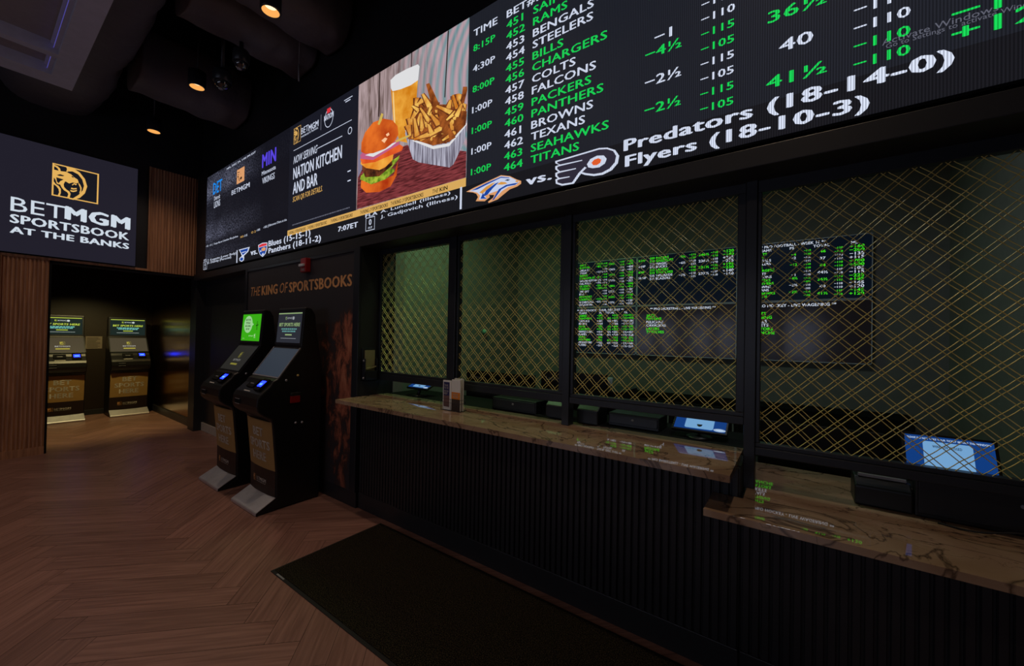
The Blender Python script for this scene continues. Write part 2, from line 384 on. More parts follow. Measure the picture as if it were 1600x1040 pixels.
# posts between the teller windows
for i, (a, b, z) in enumerate(((-2.379, -2.313, 1.06), (-1.294, -1.24, 1.06), (-.217, -.165, .89), (1.44, 1.5, .89))):
    mb = MB(); mb.box(a, b, 2.395, 2.47, z, 2.5); struct('trim_%d' % (i+2), mb, black_satin, .003)
WIN = [(-3.378, -3.345, -2.414, -2.379, 1.29, 1.21, 2.447), (-2.313, -2.292, -1.33, -1.294, 1.285, 1.21, 2.447),
       (-1.24, -1.218, -.256, -.217, 1.275, 1.212, 2.44), (-.165, -.146, 1.4, 1.44, 1.128, 1.066, 2.43)]
for i, (a, b, c, d, z1, z0, zt) in enumerate(WIN):
    mb = MB()
    mb.box(a, d, 2.4, 2.47, z0, z1-.022).box(a, d, 2.41, 2.46, z1-.022, z1)          # bottom rail, stepped
    mb.box(a, d, 2.41, 2.46, zt, 2.5).box(a, b, 2.41, 2.46, z1, zt).box(c, d, 2.41, 2.46, z1, zt)
    struct('window_%d' % (i+1), mb, black_satin, .003)

# ------------------------------------------------------------------ stone worktops and fluted fronts
mb = MB(); mb.box(-3.372, -.228, 2.534, 2.95, 1.0, 1.06); mb.box(-3.36, -.24, 2.86, 2.88, 0, 1.0); tag(mb.build('inner_work_surface', deep_black), 'black staff work surface behind the long stone countertop, inside the windows', 'work surface')
mb = MB(); mb.box(-3.372, -.228, 1.975, 2.53, 1.028, 1.06)
tag(mb.build('stone_countertop', stone, None, 0), 'long veined brown stone countertop on the higher teller counter', 'countertop')
mb = MB(); mb.prism([(-.333, 1.975), (1.9, 1.975), (1.9, 2.95), (-.2, 2.95), (-.2, 2.225), (-.333, 2.225)], lambda u, v, d: (u, v, d), .858, .89)
tag(mb.build('stone_countertop', stone, None, .0015), 'lower veined brown stone countertop with a rounded corner, below the end of the long one', 'countertop')
def fluted(x0, x1, ztop, label, seam=True):
    r = thing('fluted_counter_front', label, 'counter front', ((x0+x1)/2, 2.25, 0))
    mb = MB(); mb.box(x0, x1, 2.245, 2.262, .15, ztop)
    p = .040; n = int((x1-x0)/p); p = (x1-x0)/n
    for i in range(n):
        c = x0+(i+.5)*p
        prof = [(-.015, 0), (-.015, -.013), (-.012, -.017), (.012, -.017), (.015, -.013), (.015, 0)]
        mb.prism(prof, lambda u, v, d, c=c: (c+u, 2.245+v, d), .152, ztop-.001)
    mb.build('flutes', black, r)
    mb = MB(); mb.box(x0, x1, 2.226, 2.262, 0, .15); mb.build('kick_plate', black, r, .003)
    return r
fluted(-3.37, -.215, 1.027, 'black fluted front under the long higher countertop')
fluted(-.205, 1.9, .857, 'black fluted front under the lower countertop')

# ------------------------------------------------------------------ woven brass grilles
def grille(x0, x1, z0, z1, label, ox, oz):
    r = thing('wire_grille', label, 'grille', ((x0+x1)/2, 2.43, z0), 0, 'brass wire grilles in the teller windows')
    P = .1016; G = .0254; q = math.sqrt(.5)
    for sgn, nm in ((1, 'rising_wires'), (-1, 'falling_wires')):
        mb = MB()
        a0, a1 = (x0-z1, x1-z0) if sgn > 0 else (x0+z0, x1+z1)
        base = (ox-oz) if sgn > 0 else (ox+oz)
        k = math.floor((a0-base)/P)-1
        while base+k*P < a1:
            for g in (0, G):
                c = base+k*P+g                      # sgn>0: x - z = c ; sgn<0: x + z = c
                lo = max(x0, c+z0) if sgn > 0 else max(x0, c-z1)
                hi = min(x1, c+z1) if sgn > 0 else min(x1, c-z0)
                if hi-lo < .012: continue
                n = max(2, int((hi-lo)/.0127)+1); path = []
                for i in range(n+1):
                    x = lo+(hi-lo)*i/n; z = x-c if sgn > 0 else c-x
                    ph = 2*math.pi*(x+ (z if sgn > 0 else -z))/(2*.0508)
                    path.append((x, 2.432+sgn*.0028*math.cos(ph), z))
                mb.tube(path, .0019, 4, 0, False)
            k += 1
        mb.build(nm, brass, r)
    return r
grille(-3.352, -2.407, 1.283, 2.452, 'brass diamond grille beside the slip holder, over the tilted payment screen', -2.407, 2.40)
grille(-2.297, -1.325, 1.28, 2.452, 'brass diamond grille above the leaflet rack, with dark monitors behind', -2.297, 2.40)
grille(-1.222, -.25, 1.27, 2.446, 'brass diamond grille with two columns of odds screens behind it', -1.222, 2.41)
grille(-.151, 1.405, 1.122, 2.436, 'widest brass diamond grille, over the lower countertop', -.151, 2.384)

# ------------------------------------------------------------------ big video wall over the windows
LW = glow('led_white', (208, 216, 236), 1, .0098); LG = glow('led_green', (22, 208, 84), 1, .0098)
LBG = glow('led_board_grey', (31, 33, 41), 1, .0098); LTK = glow('led_ticker_black', (24, 24, 29), 1, .0098)
LMN = glow('led_menu_navy', (25, 26, 36), 1); LST = glow('led_stadium_navy', (21, 21, 30), 1); LGOLD = glow('led_gold', (214, 168, 92), 1)
LBLK = glow('led_black', (14, 12, 12), 1); LDET = glow('led_sky_blue', (24, 136, 232), 1); LMIN = glow('led_violet', (88, 68, 222), 1)
LNAVY = glow('led_royal_blue', (22, 66, 158), 1); LRED = glow('led_red', (214, 52, 62), 1); LORG = glow('led_orange', (222, 92, 44), 1); LTAN = glow('led_tan', (218, 156, 106), 1)
LDIM = glow('led_dim_grey', (96, 98, 112), 1)
LED = Plane((0, 2.2, 0), (1, 0, 0), (0, -1, 0), VX)
ZB, ZT, ZK = 2.614, 4.078, 2.787
XA, XM, XF, XO, XE = -7.56, -4.856, -3.473, -2.036, 1.75
vw = thing('video_display', 'long video wall above the teller windows showing odds, adverts and food', 'display', (-2.9, 2.2, 2.614))
mb = MB(); mb.box(XA-.02, XE+.02, 2.206, 2.274, ZB-.012, ZT+.012); mb.build('cabinet', deep_black, vw)
def zone(name, x0, x1, z0, z1, m):
    mb = MB(); rect(mb, LED, x0, x1, z0, z1, 0, -.001); mb.box(x0, x1, 2.2012, 2.206, z0, z1)
    return mb.build(name, m, vw, 0, True)
odds = zone('odds_board', XO, XE, ZK, ZT, LBG)
tick = zone('score_ticker', XA, XE, ZB, ZK, LTK)
menu = zone('food_advert', XM, XF, ZK, ZT, LMN)
def stadium_mat():
    m = glow('led_stadium_picture', (60, 62, 84), 1); n, l = nodes(m); b = n['Principled BSDF']
    ge = n.new('ShaderNodeTexCoord'); sp = n.new('ShaderNodeSeparateXYZ'); l.new(ge.outputs['Object'], sp.inputs[0])
    t = n.new('ShaderNodeTexNoise'); t.inputs['Scale'].default_value = 40; t.inputs['Detail'].default_value = 6; l.new(ge.outputs['Object'], t.inputs['Vector'])
    t2 = n.new('ShaderNodeTexNoise'); t2.inputs['Scale'].default_value = 2.2; t2.inputs['Detail'].default_value = 3; l.new(ge.outputs['Object'], t2.inputs['Vector'])
    cr = n.new('ShaderNodeValToRGB'); e = cr.color_ramp.elements; e[0].position = .0; e[0].color = (.25, .25, .25, 1); e[1].position = 1; e[1].color = (.25, .25, .25, 1)
    for p, v in ((.17, .03), (.26, .5), (.36, .35), (.46, .10), (.62, .05), (.70, .18), (.80, .8), (.92, .55)):
        x = e.new(p); x.color = (v, v, v, 1)
    r = n.new('ShaderNodeMapRange'); l.new(sp.outputs[2], r.inputs[0]); r.inputs[1].default_value = ZK; r.inputs[2].default_value = ZT
    l.new(r.outputs[0], cr.inputs[0])
    fx = n.new('ShaderNodeMapRange'); l.new(sp.outputs[0], fx.inputs[0]); fx.inputs[1].default_value = -7.4; fx.inputs[2].default_value = -5.5; fx.inputs[3].default_value = 1; fx.inputs[4].default_value = .02
    r1 = n.new('ShaderNodeMapRange'); l.new(t.outputs['Fac'], r1.inputs[0]); r1.inputs[1].default_value = .40; r1.inputs[2].default_value = .74
    r2 = n.new('ShaderNodeMapRange'); l.new(t2.outputs['Fac'], r2.inputs[0]); r2.inputs[1].default_value = .3; r2.inputs[2].default_value = .7; r2.inputs[3].default_value = .3
    def mul(a, c):
        q = n.new('ShaderNodeMath'); q.operation = 'MULTIPLY'; l.new(a, q.inputs[0]); l.new(c, q.inputs[1]); return q.outputs[0]
    f = mul(mul(mul(cr.outputs[0], fx.outputs[0]), r1.outputs[0]), r2.outputs[0])
    mx = n.new('ShaderNodeMixRGB'); mx.inputs[1].default_value = (*lin((19, 19, 27)), 1); mx.inputs[2].default_value = (*lin((190, 195, 232)), 1)
    l.new(f, mx.inputs[0]); l.new(mx.outputs[0], b.inputs['Emission Color'])
    return m
stad = zone('stadium_advert', XA, XM, ZK, ZT, stadium_mat())
# --- odds table
Z0, DZ = 3.827, .07777
def k(r): return Z0-DZ*r
ROWS = ['SAINTS', 'RAMS', 'BENGALS', 'STEELERS', 'BILLS', 'CHARGERS', 'COLTS', 'FALCONS', 'PACKERS', 'PANTHERS', 'BROWNS', 'TEXANS', 'SEAHAWKS', 'TITANS']
TIMES = ['8:15P', '4:30P', '8:00P', '1:00P', '1:00P', '1:00P', '1:00P']
SPREAD = {1: '-4', 2: '-2', 4: '-12', 7: '-1', 8: '-4\u00bd', 10: '-2\u00bd', 12: '-2\u00bd'}
JUICE = ['-110', '-110', '-110', '-110', '-110', '-110', '-115', '-110', '-115', '-105', '-115', '-105', '-115', '-105']
JUICE[6] = '-110'; JUICE[7] = '-110'
TOTAL = ['46', '37', '44', '44\u00bd', '36\u00bd', '40', '41\u00bd']
ML = ['+160', '-200', '-135', '+115', '-700', '+500', '-105', '-115', '-225', '+185', '-145', '+120', '-145', '+120']
def fix(s): return s.replace('-', '\u2212')
def table(mb, pl, rows, x, zr, cap, xs, cols, times=True, w=.016):
    """rows of a betting table: cols gives the horizontal position of each column"""
    for r, nme in enumerate(rows):
        c = 1 if (r//2) % 2 == 0 else 0; z = zr(r)
        text(mb, pl, nme, cols['team'], z, cap, None, c, w, 0, .002, xs)
        if 'num' in cols: text(mb, pl, str(451+r), cols['num'], z, cap, None, c, w, 0, .002, xs)
        if times and r % 2 == 0: text(mb, pl, TIMES[r//2], cols['time'], zr(r+.46), cap*.92, None, c, w, 0, .002, xs*.95)
        if r in SPREAD: text(mb, pl, fix(SPREAD[r]), cols['ps'], zr(r-.12), cap, None, c, w, 0, .002, xs, True)
        text(mb, pl, fix(JUICE[r]), cols['juice'], zr(r-.1), cap*.74, None, c, w, 0, .002, xs*.95)
        text(mb, pl, '\u2212110', cols['ou'], zr(r-.05), cap*.80, None, c, w, 0, .002, xs)
        text(mb, pl, fix(ML[r]), cols['ml'], zr(r), cap*1.1, None, c, w, 0, .002, xs*1.25)
        if r % 2 == 0: text(mb, pl, TOTAL[r//2], cols['tot'], zr(r+.6), cap*1.05, None, c, w, 0, .002, xs*1.15, True)
mb = MB(); CAP = .0545
natural = glyphs('SEAHAWKS', .016); x0 = LED.px(829.8, 238.5)[0]; x1 = LED.along((829.8, 238.5), 950.8)
XS = (x1-x0)/((natural[3]-natural[2])*CAP/CAPH)
C = dict(team=x0, num=-1.675, time=-1.985, ps=-.60, juice=-.408, tot=-.01, ou=.193, ml=.481)
table(mb, LED, ROWS, 0, k, CAP, XS, C)
for t, x in (('TIME', -1.985), ('BET#', -1.675), ('TEAMS', x0), ('PS', -.66), ('TOTAL', -.14), ('ML', .60)): text(mb, LED, t, x, k(-1), CAP, None, 0, .016, 0, .002, XS)
text(mb, LED, '** PRO FOOTBALL - WEEK 16 **', -1.5, k(-2.2), CAP*1.1, 1.75, 0, .016)
mb.build('lettering', [LW, LG], odds)
mb = MB()
ptext(mb, LED, 'Activate Windows', (1378, 72), 1560, 62, 0, 0); ptext(mb, LED, 'Go to Settings to activate Windows', (1384, 76.5), 1640, 69, 0, 0)
mb.build('watermark_lettering', [LDIM], odds)
# --- ticker
mb = MB()
for s, bl, xr, yt, w in (('Predators (18-14-0)', (976, 236), 1488, 218, .03), ('Flyers (18-10-3)', (978, 260.5), 1356, 243, .03), ('vs.', (823, 289.6), 861, 275, .03),
                         ('vs.', (392, 398.8), 402, 389.6, .03), ('Blues (15-15-1)', (419.9, 385), 484.9, 376, .025), ('Panthers (18-11-2)', (419.9, 395.6), 501.3, 387.2, .025),
                         ('7:07ET', (528.7, 361.9), 559, 354, .03), ('FLA', (571.4, 340), 589.8, 334.6, .02), ('A. Lundell (Illness)', (595, 333), 703.8, 328.6, .008), ('J. Gadjovich (Illness)', (595, 341), 715, 336, .008),
                         ('STL', (318.6, 408.4), 323.6, 405.4, .02), ('T. Krygavint (Lower Body)', (324.5, 408.6), 369, 405.2, .012), ('D. Deanlay (Personal)', (324.5, 412.4), 361.4, 409, .012)):
    ptext(mb, LED, s, bl, xr, yt, 0, w)
for a, b in ((720.4, 722.4), (370, 371.2)):
    xa = LED.px(a, 340)[0]; xb = LED.px(b, 340)[0]
for (ua, ub, va, vb) in ((719.2, 722.2, 292.5, 327), (370, 371.4, 391, 410.5)):
    xa, z1 = LED.px(ua, va); xb = LED.px(ub, va)[0]; z0 = LED.px(ua, vb)[1]; rect(mb, LED, xa, xb, z0, z1)
def outbox(u0, u1, vt, vb, lbl):
    xa, z1 = LED.px(u0, vt); xb, _ = LED.px(u1, vt); z0 = LED.px(u0, vb)[1]; t = .006
    for a in ((xa, xa+t, z0, z1), (xb-t, xb, z0, z1), (xa, xb, z0, z0+t), (xa, xb, z1-t, z1)): rect(mb, LED, *a)
    text(mb, LED, '0', (xa+xb)/2, z0+(z1-z0)*.42, (z1-z0)*.45, None, 0, .02, 0, .002, 1.1, True)
    text(mb, LED, 'OUT', (xa+xb)/2, z0+(z1-z0)*.14, (z1-z0)*.16, None, 0, .02, 0, .002, 1.1, True)
outbox(571.8, 586, 341, 361.5, '')
outbox(318.2, 323.6, 409.6, 421.5, '')
mb.build('lettering', [LW], tick)
# team crests on the ticker
def logo(name, shapes, mats, parent):
    mb = MB()
    for i, (pts, mi) in enumerate(shapes): shape(mb, LED, pts, mi, .002+.0006*i)
    return mb.build(name, mats, parent)
def z6(*p): return [(720+x/5.714, 210+y/5.714) for x, y in p]
logo('team_crest', [
    (z6((845,238),(1235,122),(1310,118),(1380,140),(1415,190),(1405,255),(1350,320),(1270,360),(1190,372),(1110,362),(1075,350),(1010,440),(905,458),(850,440),(845,402),(868,392),(845,375),(845,345),(872,333),(845,312),(845,285),(880,272),(845,258)), 0),
    (z6((862,246),(1235,136),(1305,132),(1362,150),(1388,192),(1378,248),(1330,305),(1262,342),(1190,354),(1120,346),(1082,336),(1000,428),(908,442),(866,430),(864,408),(892,398),(864,372),(864,352),(898,338),(864,310),(864,290),(904,278),(864,258)), 1),
    (z6((880,272),(1085,228),(1085,236),(900,280)), 0), (z6((872,333),(1030,302),(1030,310),(895,341)), 0), (z6((868,392),(975,375),(975,383),(890,400)), 0),
    (z6((1075,350),(1010,440),(990,440),(1055,345),(1110,290),(1125,300)), 0),
    (z6((1130,268),(1160,222),(1220,192),(1280,190),(1306,220),(1290,262),(1240,296),(1180,304),(1140,296)), 0),
    (z6((1170,256),(1195,228),(1232,215),(1258,228),(1250,255),(1220,276),(1186,278)), 2)], [LW, glow('led_charcoal', (46, 42, 56), 1), LORG], tick)
logo('team_crest', [
    (z6((50,512),(130,470),(360,364),(440,372),(500,402),(540,415),(540,440),(505,465),(440,490),(390,530),(330,580),(250,612),(245,600),(290,565),(300,540),(255,540),(260,560),(215,596),(135,596),(155,560),(140,530),(110,518)), 0),
    (z6((75,508),(140,478),(362,372),(438,380),(490,405),(525,420),(500,448),(425,470),(370,505),(320,560),(280,590),(340,500),(280,520),(215,545),(235,575),(165,582),(175,545),(150,520),(110,510)), 1),
    (z6((95,503),(230,436),(362,378),(436,386),(436,392),(360,388),(240,446),(150,492)), 2),
    (z6((168,520),(230,466),(285,436),(312,428),(262,476),(196,530)), 3), (z6((195,560),(230,500),(310,440),(345,425),(290,480),(240,540)), 2),
    (z6((325,448),(362,424),(402,428),(420,440),(372,450)), 3), (z6((395,412),(420,402),(446,406),(425,416)), 4),
    (z6((470,440),(520,432),(490,452),(420,464),(368,492),(300,584),(284,590),(345,490),(410,452)), 2), (z6((180,576),(205,520),(215,560),(240,575)), 2), (z6((500,412),(524,420),(512,430),(490,424)), 3)],
    [LTAN, glow('led_ice_white', (196, 206, 232), 1), LNAVY, glow('led_amber', (212, 150, 70), 1), glow('led_deep_teal', (10, 40, 70), 1)], tick)
def z2(*p): return [(315+x/9.457, 320+y/9.457) for x, y in p]
logo('team_crest', [
    (z2((552,662),(713,620),(692,690),(628,752),(632,782),(626,816),(596,840),(564,826),(558,790),(584,764),(596,754),(580,712)), 0),
    (z2((568,672),(694,638),(676,688),(612,742),(592,706)), 1), (z2((574,792),(596,774),(618,784),(614,812),(594,826),(572,816)), 1), (z2((600,700),(668,682),(664,690),(606,712)), 0)], [LW, LNAVY], tick)
logo('team_crest', [
    (z2((838,594),(900,560),(974,554),(972,650),(946,722),(903,770),(864,736),(844,680)), 0),
    (z2((848,600),(902,572),(966,566),(965,598),(850,628)), 1), (z2((850,634),(965,606),(962,650),(940,714),(903,754),(870,728),(853,680)), 2), (z2((885,650),(930,622),(955,640),(940,676),(900,684)), 3), (z2((868,680),(885,665),(890,690),(872,700)), 0), (z2((895,730),(918,705),(922,735),(903,750)), 0)], [LW, LRED, LNAVY, LTAN], tick)
# gold slogan strip
mb = MB(); rect(mb, LED, XM, XO, 2.787, 2.853, 0, .0015); gs = mb.build('slogan_strip', LGOLD, vw)
mb = MB()
xx = -4.95; Lr = LED.px(632, 330)[0]-LED.px(576.7, 345)[0]
def slogan(x, z, cap, wd, mi=0, pl=LED, d=.003):
    parts = (('THE', .13, 0, .18), ('KING', .185, .02, 0), ('OF', .09, 0, .18), ('SPORTSBOOKS', .53, .02, 0)); gap = .022
    for s, f, w, sl in parts:
        text(mb, pl, s, x, z, cap, f*wd, mi, w, sl, d); x += f*wd+gap*wd
for a in (-4.83, -4.395, -3.925, -3.405, -2.94, -2.425):
    wd = .40 if a < -3.5 else .43
    if a > -2.5: text(mb, LED, 'THE', a+.02, 2.802, .034, .07, 0, 0, .18, .003); text(mb, LED, 'KIN', a+.11, 2.802, .034, .085, 0, .02, 0, .003)
    else: slogan(a, 2.802, .034, wd)
for a in (-2.2,): pass
mb.build('lettering', [LBLK], gs)
# --- food advert
mb = MB()
def z3(x, y): return (440+x/9.454, 140+y/9.454)
def z4(x, y): return (440+x/6.93, 240+y/6.93)
ptext(mb, LED, 'NOW SERVING', (458.8, 256.6), 495, 244.5, 0, .006, .2)
ptext(mb, LED, 'NATION KITCHEN', (458.5, 280.4), 534, 262, 0, .022)
ptext(mb, LED, 'AND BAR', (458, 303.5), 496, 285, 0, .022)
ptext(mb, LED, 'SCAN QR FOR DETAILS.', (457.6, 315.8), 503.8, 307.6, 1, .008, .15)
ptext(mb, LED, 'BET', (470.7, 210.3), 482, 200.3, 0, 0); ptext(mb, LED, 'MGM', (482.6, 205.1), 497.6, 195.4, 0, .022)
ptext(mb, LED, 'SPORTSBOOK AT THE BANKS', (470.7, 215.6), 497.1, 213, 0, .02)
def hline(bl, xr, th, mi=0):
    x, z = LED.px(*bl); rect(mb, LED, x, LED.along(bl, xr), z, z+th, mi)
hline((459, 236), 550, .006); hline((496, 232.7), 535, .008); hline((538, 158.2), 551, .008); hline((540, 160.5), 548, .01)
for y in (190, 293): hline(z4(715, y+12), z4(750, 0)[0], .012)
x, z1 = LED.px(*z3(587, 370)); z0 = LED.px(*z3(587, 595))[1]; rect(mb, LED, x-.006, x+.006, z0, z1, 2)
x, z = LED.px(*z3(1012, 605)); ring(mb, LED, x, z, .036, .036, .008)
x, z = LED.px(*z3(700, 420)); ring(mb, LED, x, z, .085, .098, .008)
x, z = LED.px(*z3(700, 315)); rect(mb, LED, x-.035, x+.035, z-.02, z+.03, 3, .0026)
ptext(mb, LED, 'NATION', z3(632, 470), z3(768, 0)[0], z3(0, 392)[1], 0, .03)
bl = (457, 352.5); x, z = LED.px(*bl); xe = LED.along(bl, 547)
while x < xe:
    d = random.uniform(.012, .045); rect(mb, LED, x, min(xe, x+d), z, z+.012, 2); x += d+.008
mb.build('lettering', [LW, LGOLD, LDIM, LRED], menu)
mb = MB(); x, z = LED.px(459, 226.2); xr = LED.along((459, 226.2), 469.9); zt = LED.px(459, 201.9)[1]
emblem(mb, LED, x, z, xr-x, zt-z, 0, 1); mb.build('lion_emblem', [LGOLD, LBLK], menu)
# --- stadium advert
mb = MB()
for s, bl, xr, yt, w, mi in (('NFL, DEC 24, 1:00 PM EST', (354.7, 265.3), 399.6, 262.6, .02, 0), ('DET', (333.2, 304.3), 346.9, 286, .02, 1), ('Detroit', (334.9, 313.4), 344, 307, .01, 0), ('LIONS', (334.6, 325.2), 344, 315, .01, 0),
                             ('BET', (362, 305.1), 373.2, 297.6, 0, 0), ('MGM', (373.7, 299.8), 390, 292.2, .02, 0), ('MIN', (410, 262.3), 431.1, 241, .03, 2), ('Minnesota', (409.3, 274.6), 430.8, 268, .01, 0), ('VIKINGS', (410, 287.7), 429.2, 278, .01, 0),
                             ('-105  -115  |  Tampa Bay at Columbus Blue Jackets', (322, 386.4), 372, 383.6, .01, 0), ('-115', (381, 370.2), 386.5, 367, .02, 0), ('-105', (400.4, 361.6), 406.5, 358.4, .02, 0), ('-105 |', (411.5, 357), 419, 353.6, .02, 0), ('Edmonton Oilers at the', (420, 353.8), 448.2, 350.2, .01, 0), ('NYI', (376, 372), 380.4, 368.8, .02, 3), ('O 2', (393, 365), 399.6, 361.6, .02, 3)):
    ptext(mb, LED, s, bl, xr, yt, mi, w)
mb.build('lettering', [LW, LDET, LMIN, LGOLD], stad)
mb = MB(); x, z = LED.px(370, 288.2); xr = LED.along((370, 288.2), 381.8); zt = LED.px(370, 266.5)[1]
rect(mb, LED, x, xr, z, zt, 0)
w_, h_ = xr-x, zt-z
for s in EMB_D+[[(150,140),(190,150),(250,160),(300,175),(260,175),(190,170)], [(230,290),(260,300),(262,350),(300,390),(285,400),(240,360)], [(330,310),(390,305),(400,350),(340,380),(300,350)]]:
    mb.face([LED.p(x+(X-133)/474*w_*1.25, z+(440-Y)/350*h_, .003) for X, Y in s], 1)
mb.build('lion_emblem', [LTAN, LBLK], stad)
# --- photograph of burger, fries and beer
def z7(*p): return [(550+x/3.152, 30+y/3.152) for x, y in p]
def plank_photo():
    m = glow('led_plank_photo', (150, 128, 124), 1, 0, True); n, l = nodes(m); b = n['Principled BSDF']
    tc = n.new('ShaderNodeTexCoord'); mp = n.new('ShaderNodeMapping'); mp.inputs['Scale'].default_value = (16, 1, 1.6); l.new(tc.outputs['Object'], mp.inputs[0])
    t = n.new('ShaderNodeTexNoise'); t.inputs['Scale'].default_value = 1.6; t.inputs['Detail'].default_value = 5; t.inputs['Distortion'].default_value = 1; l.new(mp.outputs[0], t.inputs['Vector'])
    sp = n.new('ShaderNodeSeparateXYZ'); l.new(tc.outputs['Object'], sp.inputs[0])
    # moire of the LED grid in the lens: curved teal and pink bands that grow towards the right edge
    vx = n.new('ShaderNodeVectorMath'); vx.operation = 'DISTANCE'; vx.inputs[1].default_value = (-1.55, 2.2, 3.62); l.new(tc.outputs['Object'], vx.inputs[0])
    sn = n.new('ShaderNodeMath'); sn.operation = 'MULTIPLY'; sn.inputs[1].default_value = 74; l.new(vx.outputs['Value'], sn.inputs[0])
    s2 = n.new('ShaderNodeMath'); s2.operation = 'SINE'; l.new(sn.outputs[0], s2.inputs[0])
    rr = n.new('ShaderNodeMapRange'); l.new(s2.outputs[0], rr.inputs[0]); rr.inputs[1].default_value = -1; rr.inputs[2].default_value = 1
    mo = n.new('ShaderNodeMixRGB'); l.new(rr.outputs[0], mo.inputs[0]); mo.inputs[1].default_value = (*lin((104, 150, 158)), 1); mo.inputs[2].default_value = (*lin((192, 160, 172)), 1)
    cr = n.new('ShaderNodeValToRGB'); e = cr.color_ramp.elements; e[0].position = .3; e[0].color = (*lin((92, 72, 66)), 1); e[1].position = .7; e[1].color = (*lin((186, 164, 166)), 1); l.new(t.outputs['Fac'], cr.inputs[0])
    fx = n.new('ShaderNodeMapRange'); l.new(sp.outputs[0], fx.inputs[0]); fx.inputs[1].default_value = -3.0; fx.inputs[2].default_value = -2.3; fx.inputs[3].default_value = 0; fx.inputs[4].default_value = .75
    mx = n.new('ShaderNodeMixRGB'); l.new(fx.outputs[0], mx.inputs[0]); l.new(cr.outputs[0], mx.inputs[1]); l.new(mo.outputs[0], mx.inputs[2]); l.new(mx.outputs[0], b.inputs['Emission Color'])
    return m
def photo_grain(name, a, c, scale, mapscale=(1, 1, 1)):
    m = glow(name, a, 1); n, l = nodes(m); b = n['Principled BSDF']
    tc = n.new('ShaderNodeTexCoord'); mp = n.new('ShaderNodeMapping'); mp.inputs['Scale'].default_value = mapscale; l.new(tc.outputs['Object'], mp.inputs[0])
    t = n.new('ShaderNodeTexNoise'); t.inputs['Scale'].default_value = scale; t.inputs['Detail'].default_value = 4; l.new(mp.outputs[0], t.inputs['Vector'])
    cr = n.new('ShaderNodeValToRGB'); e = cr.color_ramp.elements; e[0].position = .33; e[0].color = (*lin(a), 1); e[1].position = .68; e[1].color = (*lin(c), 1)
    l.new(t.outputs['Fac'], cr.inputs[0]); l.new(cr.outputs[0], b.inputs['Emission Color']); return m
food = zone('food_photograph', XF, XO, 2.853, ZT, plank_photo())
PM = [photo_grain('led_table_red', (66, 22, 26), (142, 62, 66), 9, (1, 1, 9)), photo_grain('led_beer', (206, 124, 22), (236, 168, 62), 9), glow('led_foam', (222, 222, 224)), photo_grain('led_bun', (168, 48, 12), (236, 118, 40), 4),
      photo_grain('led_fry_gold', (196, 112, 30), (246, 200, 100), 9), photo_grain('led_fry_brown', (96, 44, 20), (176, 96, 40), 14), photo_grain('led_foil', (58, 46, 66), (196, 196, 214), 10, (5, 1, .35)), glow('led_onion', (190, 92, 130)), photo_grain('led_tomato', (206, 62, 24), (236, 106, 46), 6),
      photo_grain('led_lettuce', (70, 112, 20), (176, 196, 62), 20), photo_grain('led_patty', (40, 20, 14), (120, 62, 34), 18), photo_grain('led_cheese', (222, 122, 26), (244, 176, 70), 6), glow('led_plank_gap', (46, 32, 30)), glow('led_glass_edge', (240, 205, 140)), glow('led_bun_shine', (250, 196, 150)), glow('led_skewer', (206, 176, 84)), glow('led_crate_lilac', (128, 122, 146))]
sh = []
for q in (((134, 265), (139, 262), (134, 480), (129, 480)), ((292, 166), (297, 163), (294, 240), (290, 240)), ((472, 58), (478, 54), (460, 385), (455, 385))): sh.append((z7(*q), 12))
sh += [(z7((25, 905), (30, 770), (60, 690), (270, 620), (565, 650), (562, 780), (300, 860), (25, 935)), 0),
       (z7((30, 645), (52, 640), (50, 740), (30, 780)), 16),
       (z7((192, 345), (325, 300), (318, 400), (308, 560), (280, 610), (235, 600), (205, 520)), 1),
       (z7((190, 300), (215, 275), (270, 245), (325, 222), (333, 232), (326, 300), (290, 325), (240, 345), (200, 355), (192, 340)), 2), (z7((200, 360), (206, 358), (216, 560), (209, 560)), 13)]
# fries
tray = [(z7((262, 560), (268, 590), (300, 690), (330, 705), (480, 730), (500, 715), (555, 600), (568, 500), (540, 480), (300, 500)), 6), (z7((262, 548), (300, 600), (400, 640), (480, 625), (566, 520), (566, 508), (480, 610), (400, 625), (310, 590), (268, 540)), 2)]
sh += tray
rnd = random.Random(5)
sh.append((z7((275, 590), (290, 520), (300, 440), (340, 390), (400, 420), (470, 420), (510, 370), (550, 400), (566, 470), (560, 520), (480, 605), (400, 622), (320, 598)), 5))
FR = [(300, 590, 345, 470), (330, 420, 352, 400), (350, 370, 385, 430), (375, 320, 420, 440), (420, 430, 500, 465), (500, 375, 520, 440), (530, 400, 545, 450), (505, 530, 560, 470), (310, 490, 325, 580), (340, 440, 380, 500), (390, 470, 430, 520), (440, 480, 460, 560), (470, 500, 515, 460), (340, 600, 440, 540), (310, 595, 380, 570), (400, 590, 470, 600), (450, 600, 510, 560), (380, 520, 395, 560), (345, 480, 350, 540), (480, 540, 500, 590), (300, 430, 330, 450), (490, 400, 480, 440), (545, 420, 520, 480)]
for _ in range(46):
    a, b = rnd.uniform(290, 555), rnd.uniform(405, 600)
    if b > 600-.22*abs(a-400) or (a < 340 and b < 460): continue
    t = rnd.uniform(-1.1, .5)-1.2; q = rnd.uniform(45, 85); FR.insert(0, (a, b, a+q*math.cos(t)*.55, b+q*math.sin(t)))
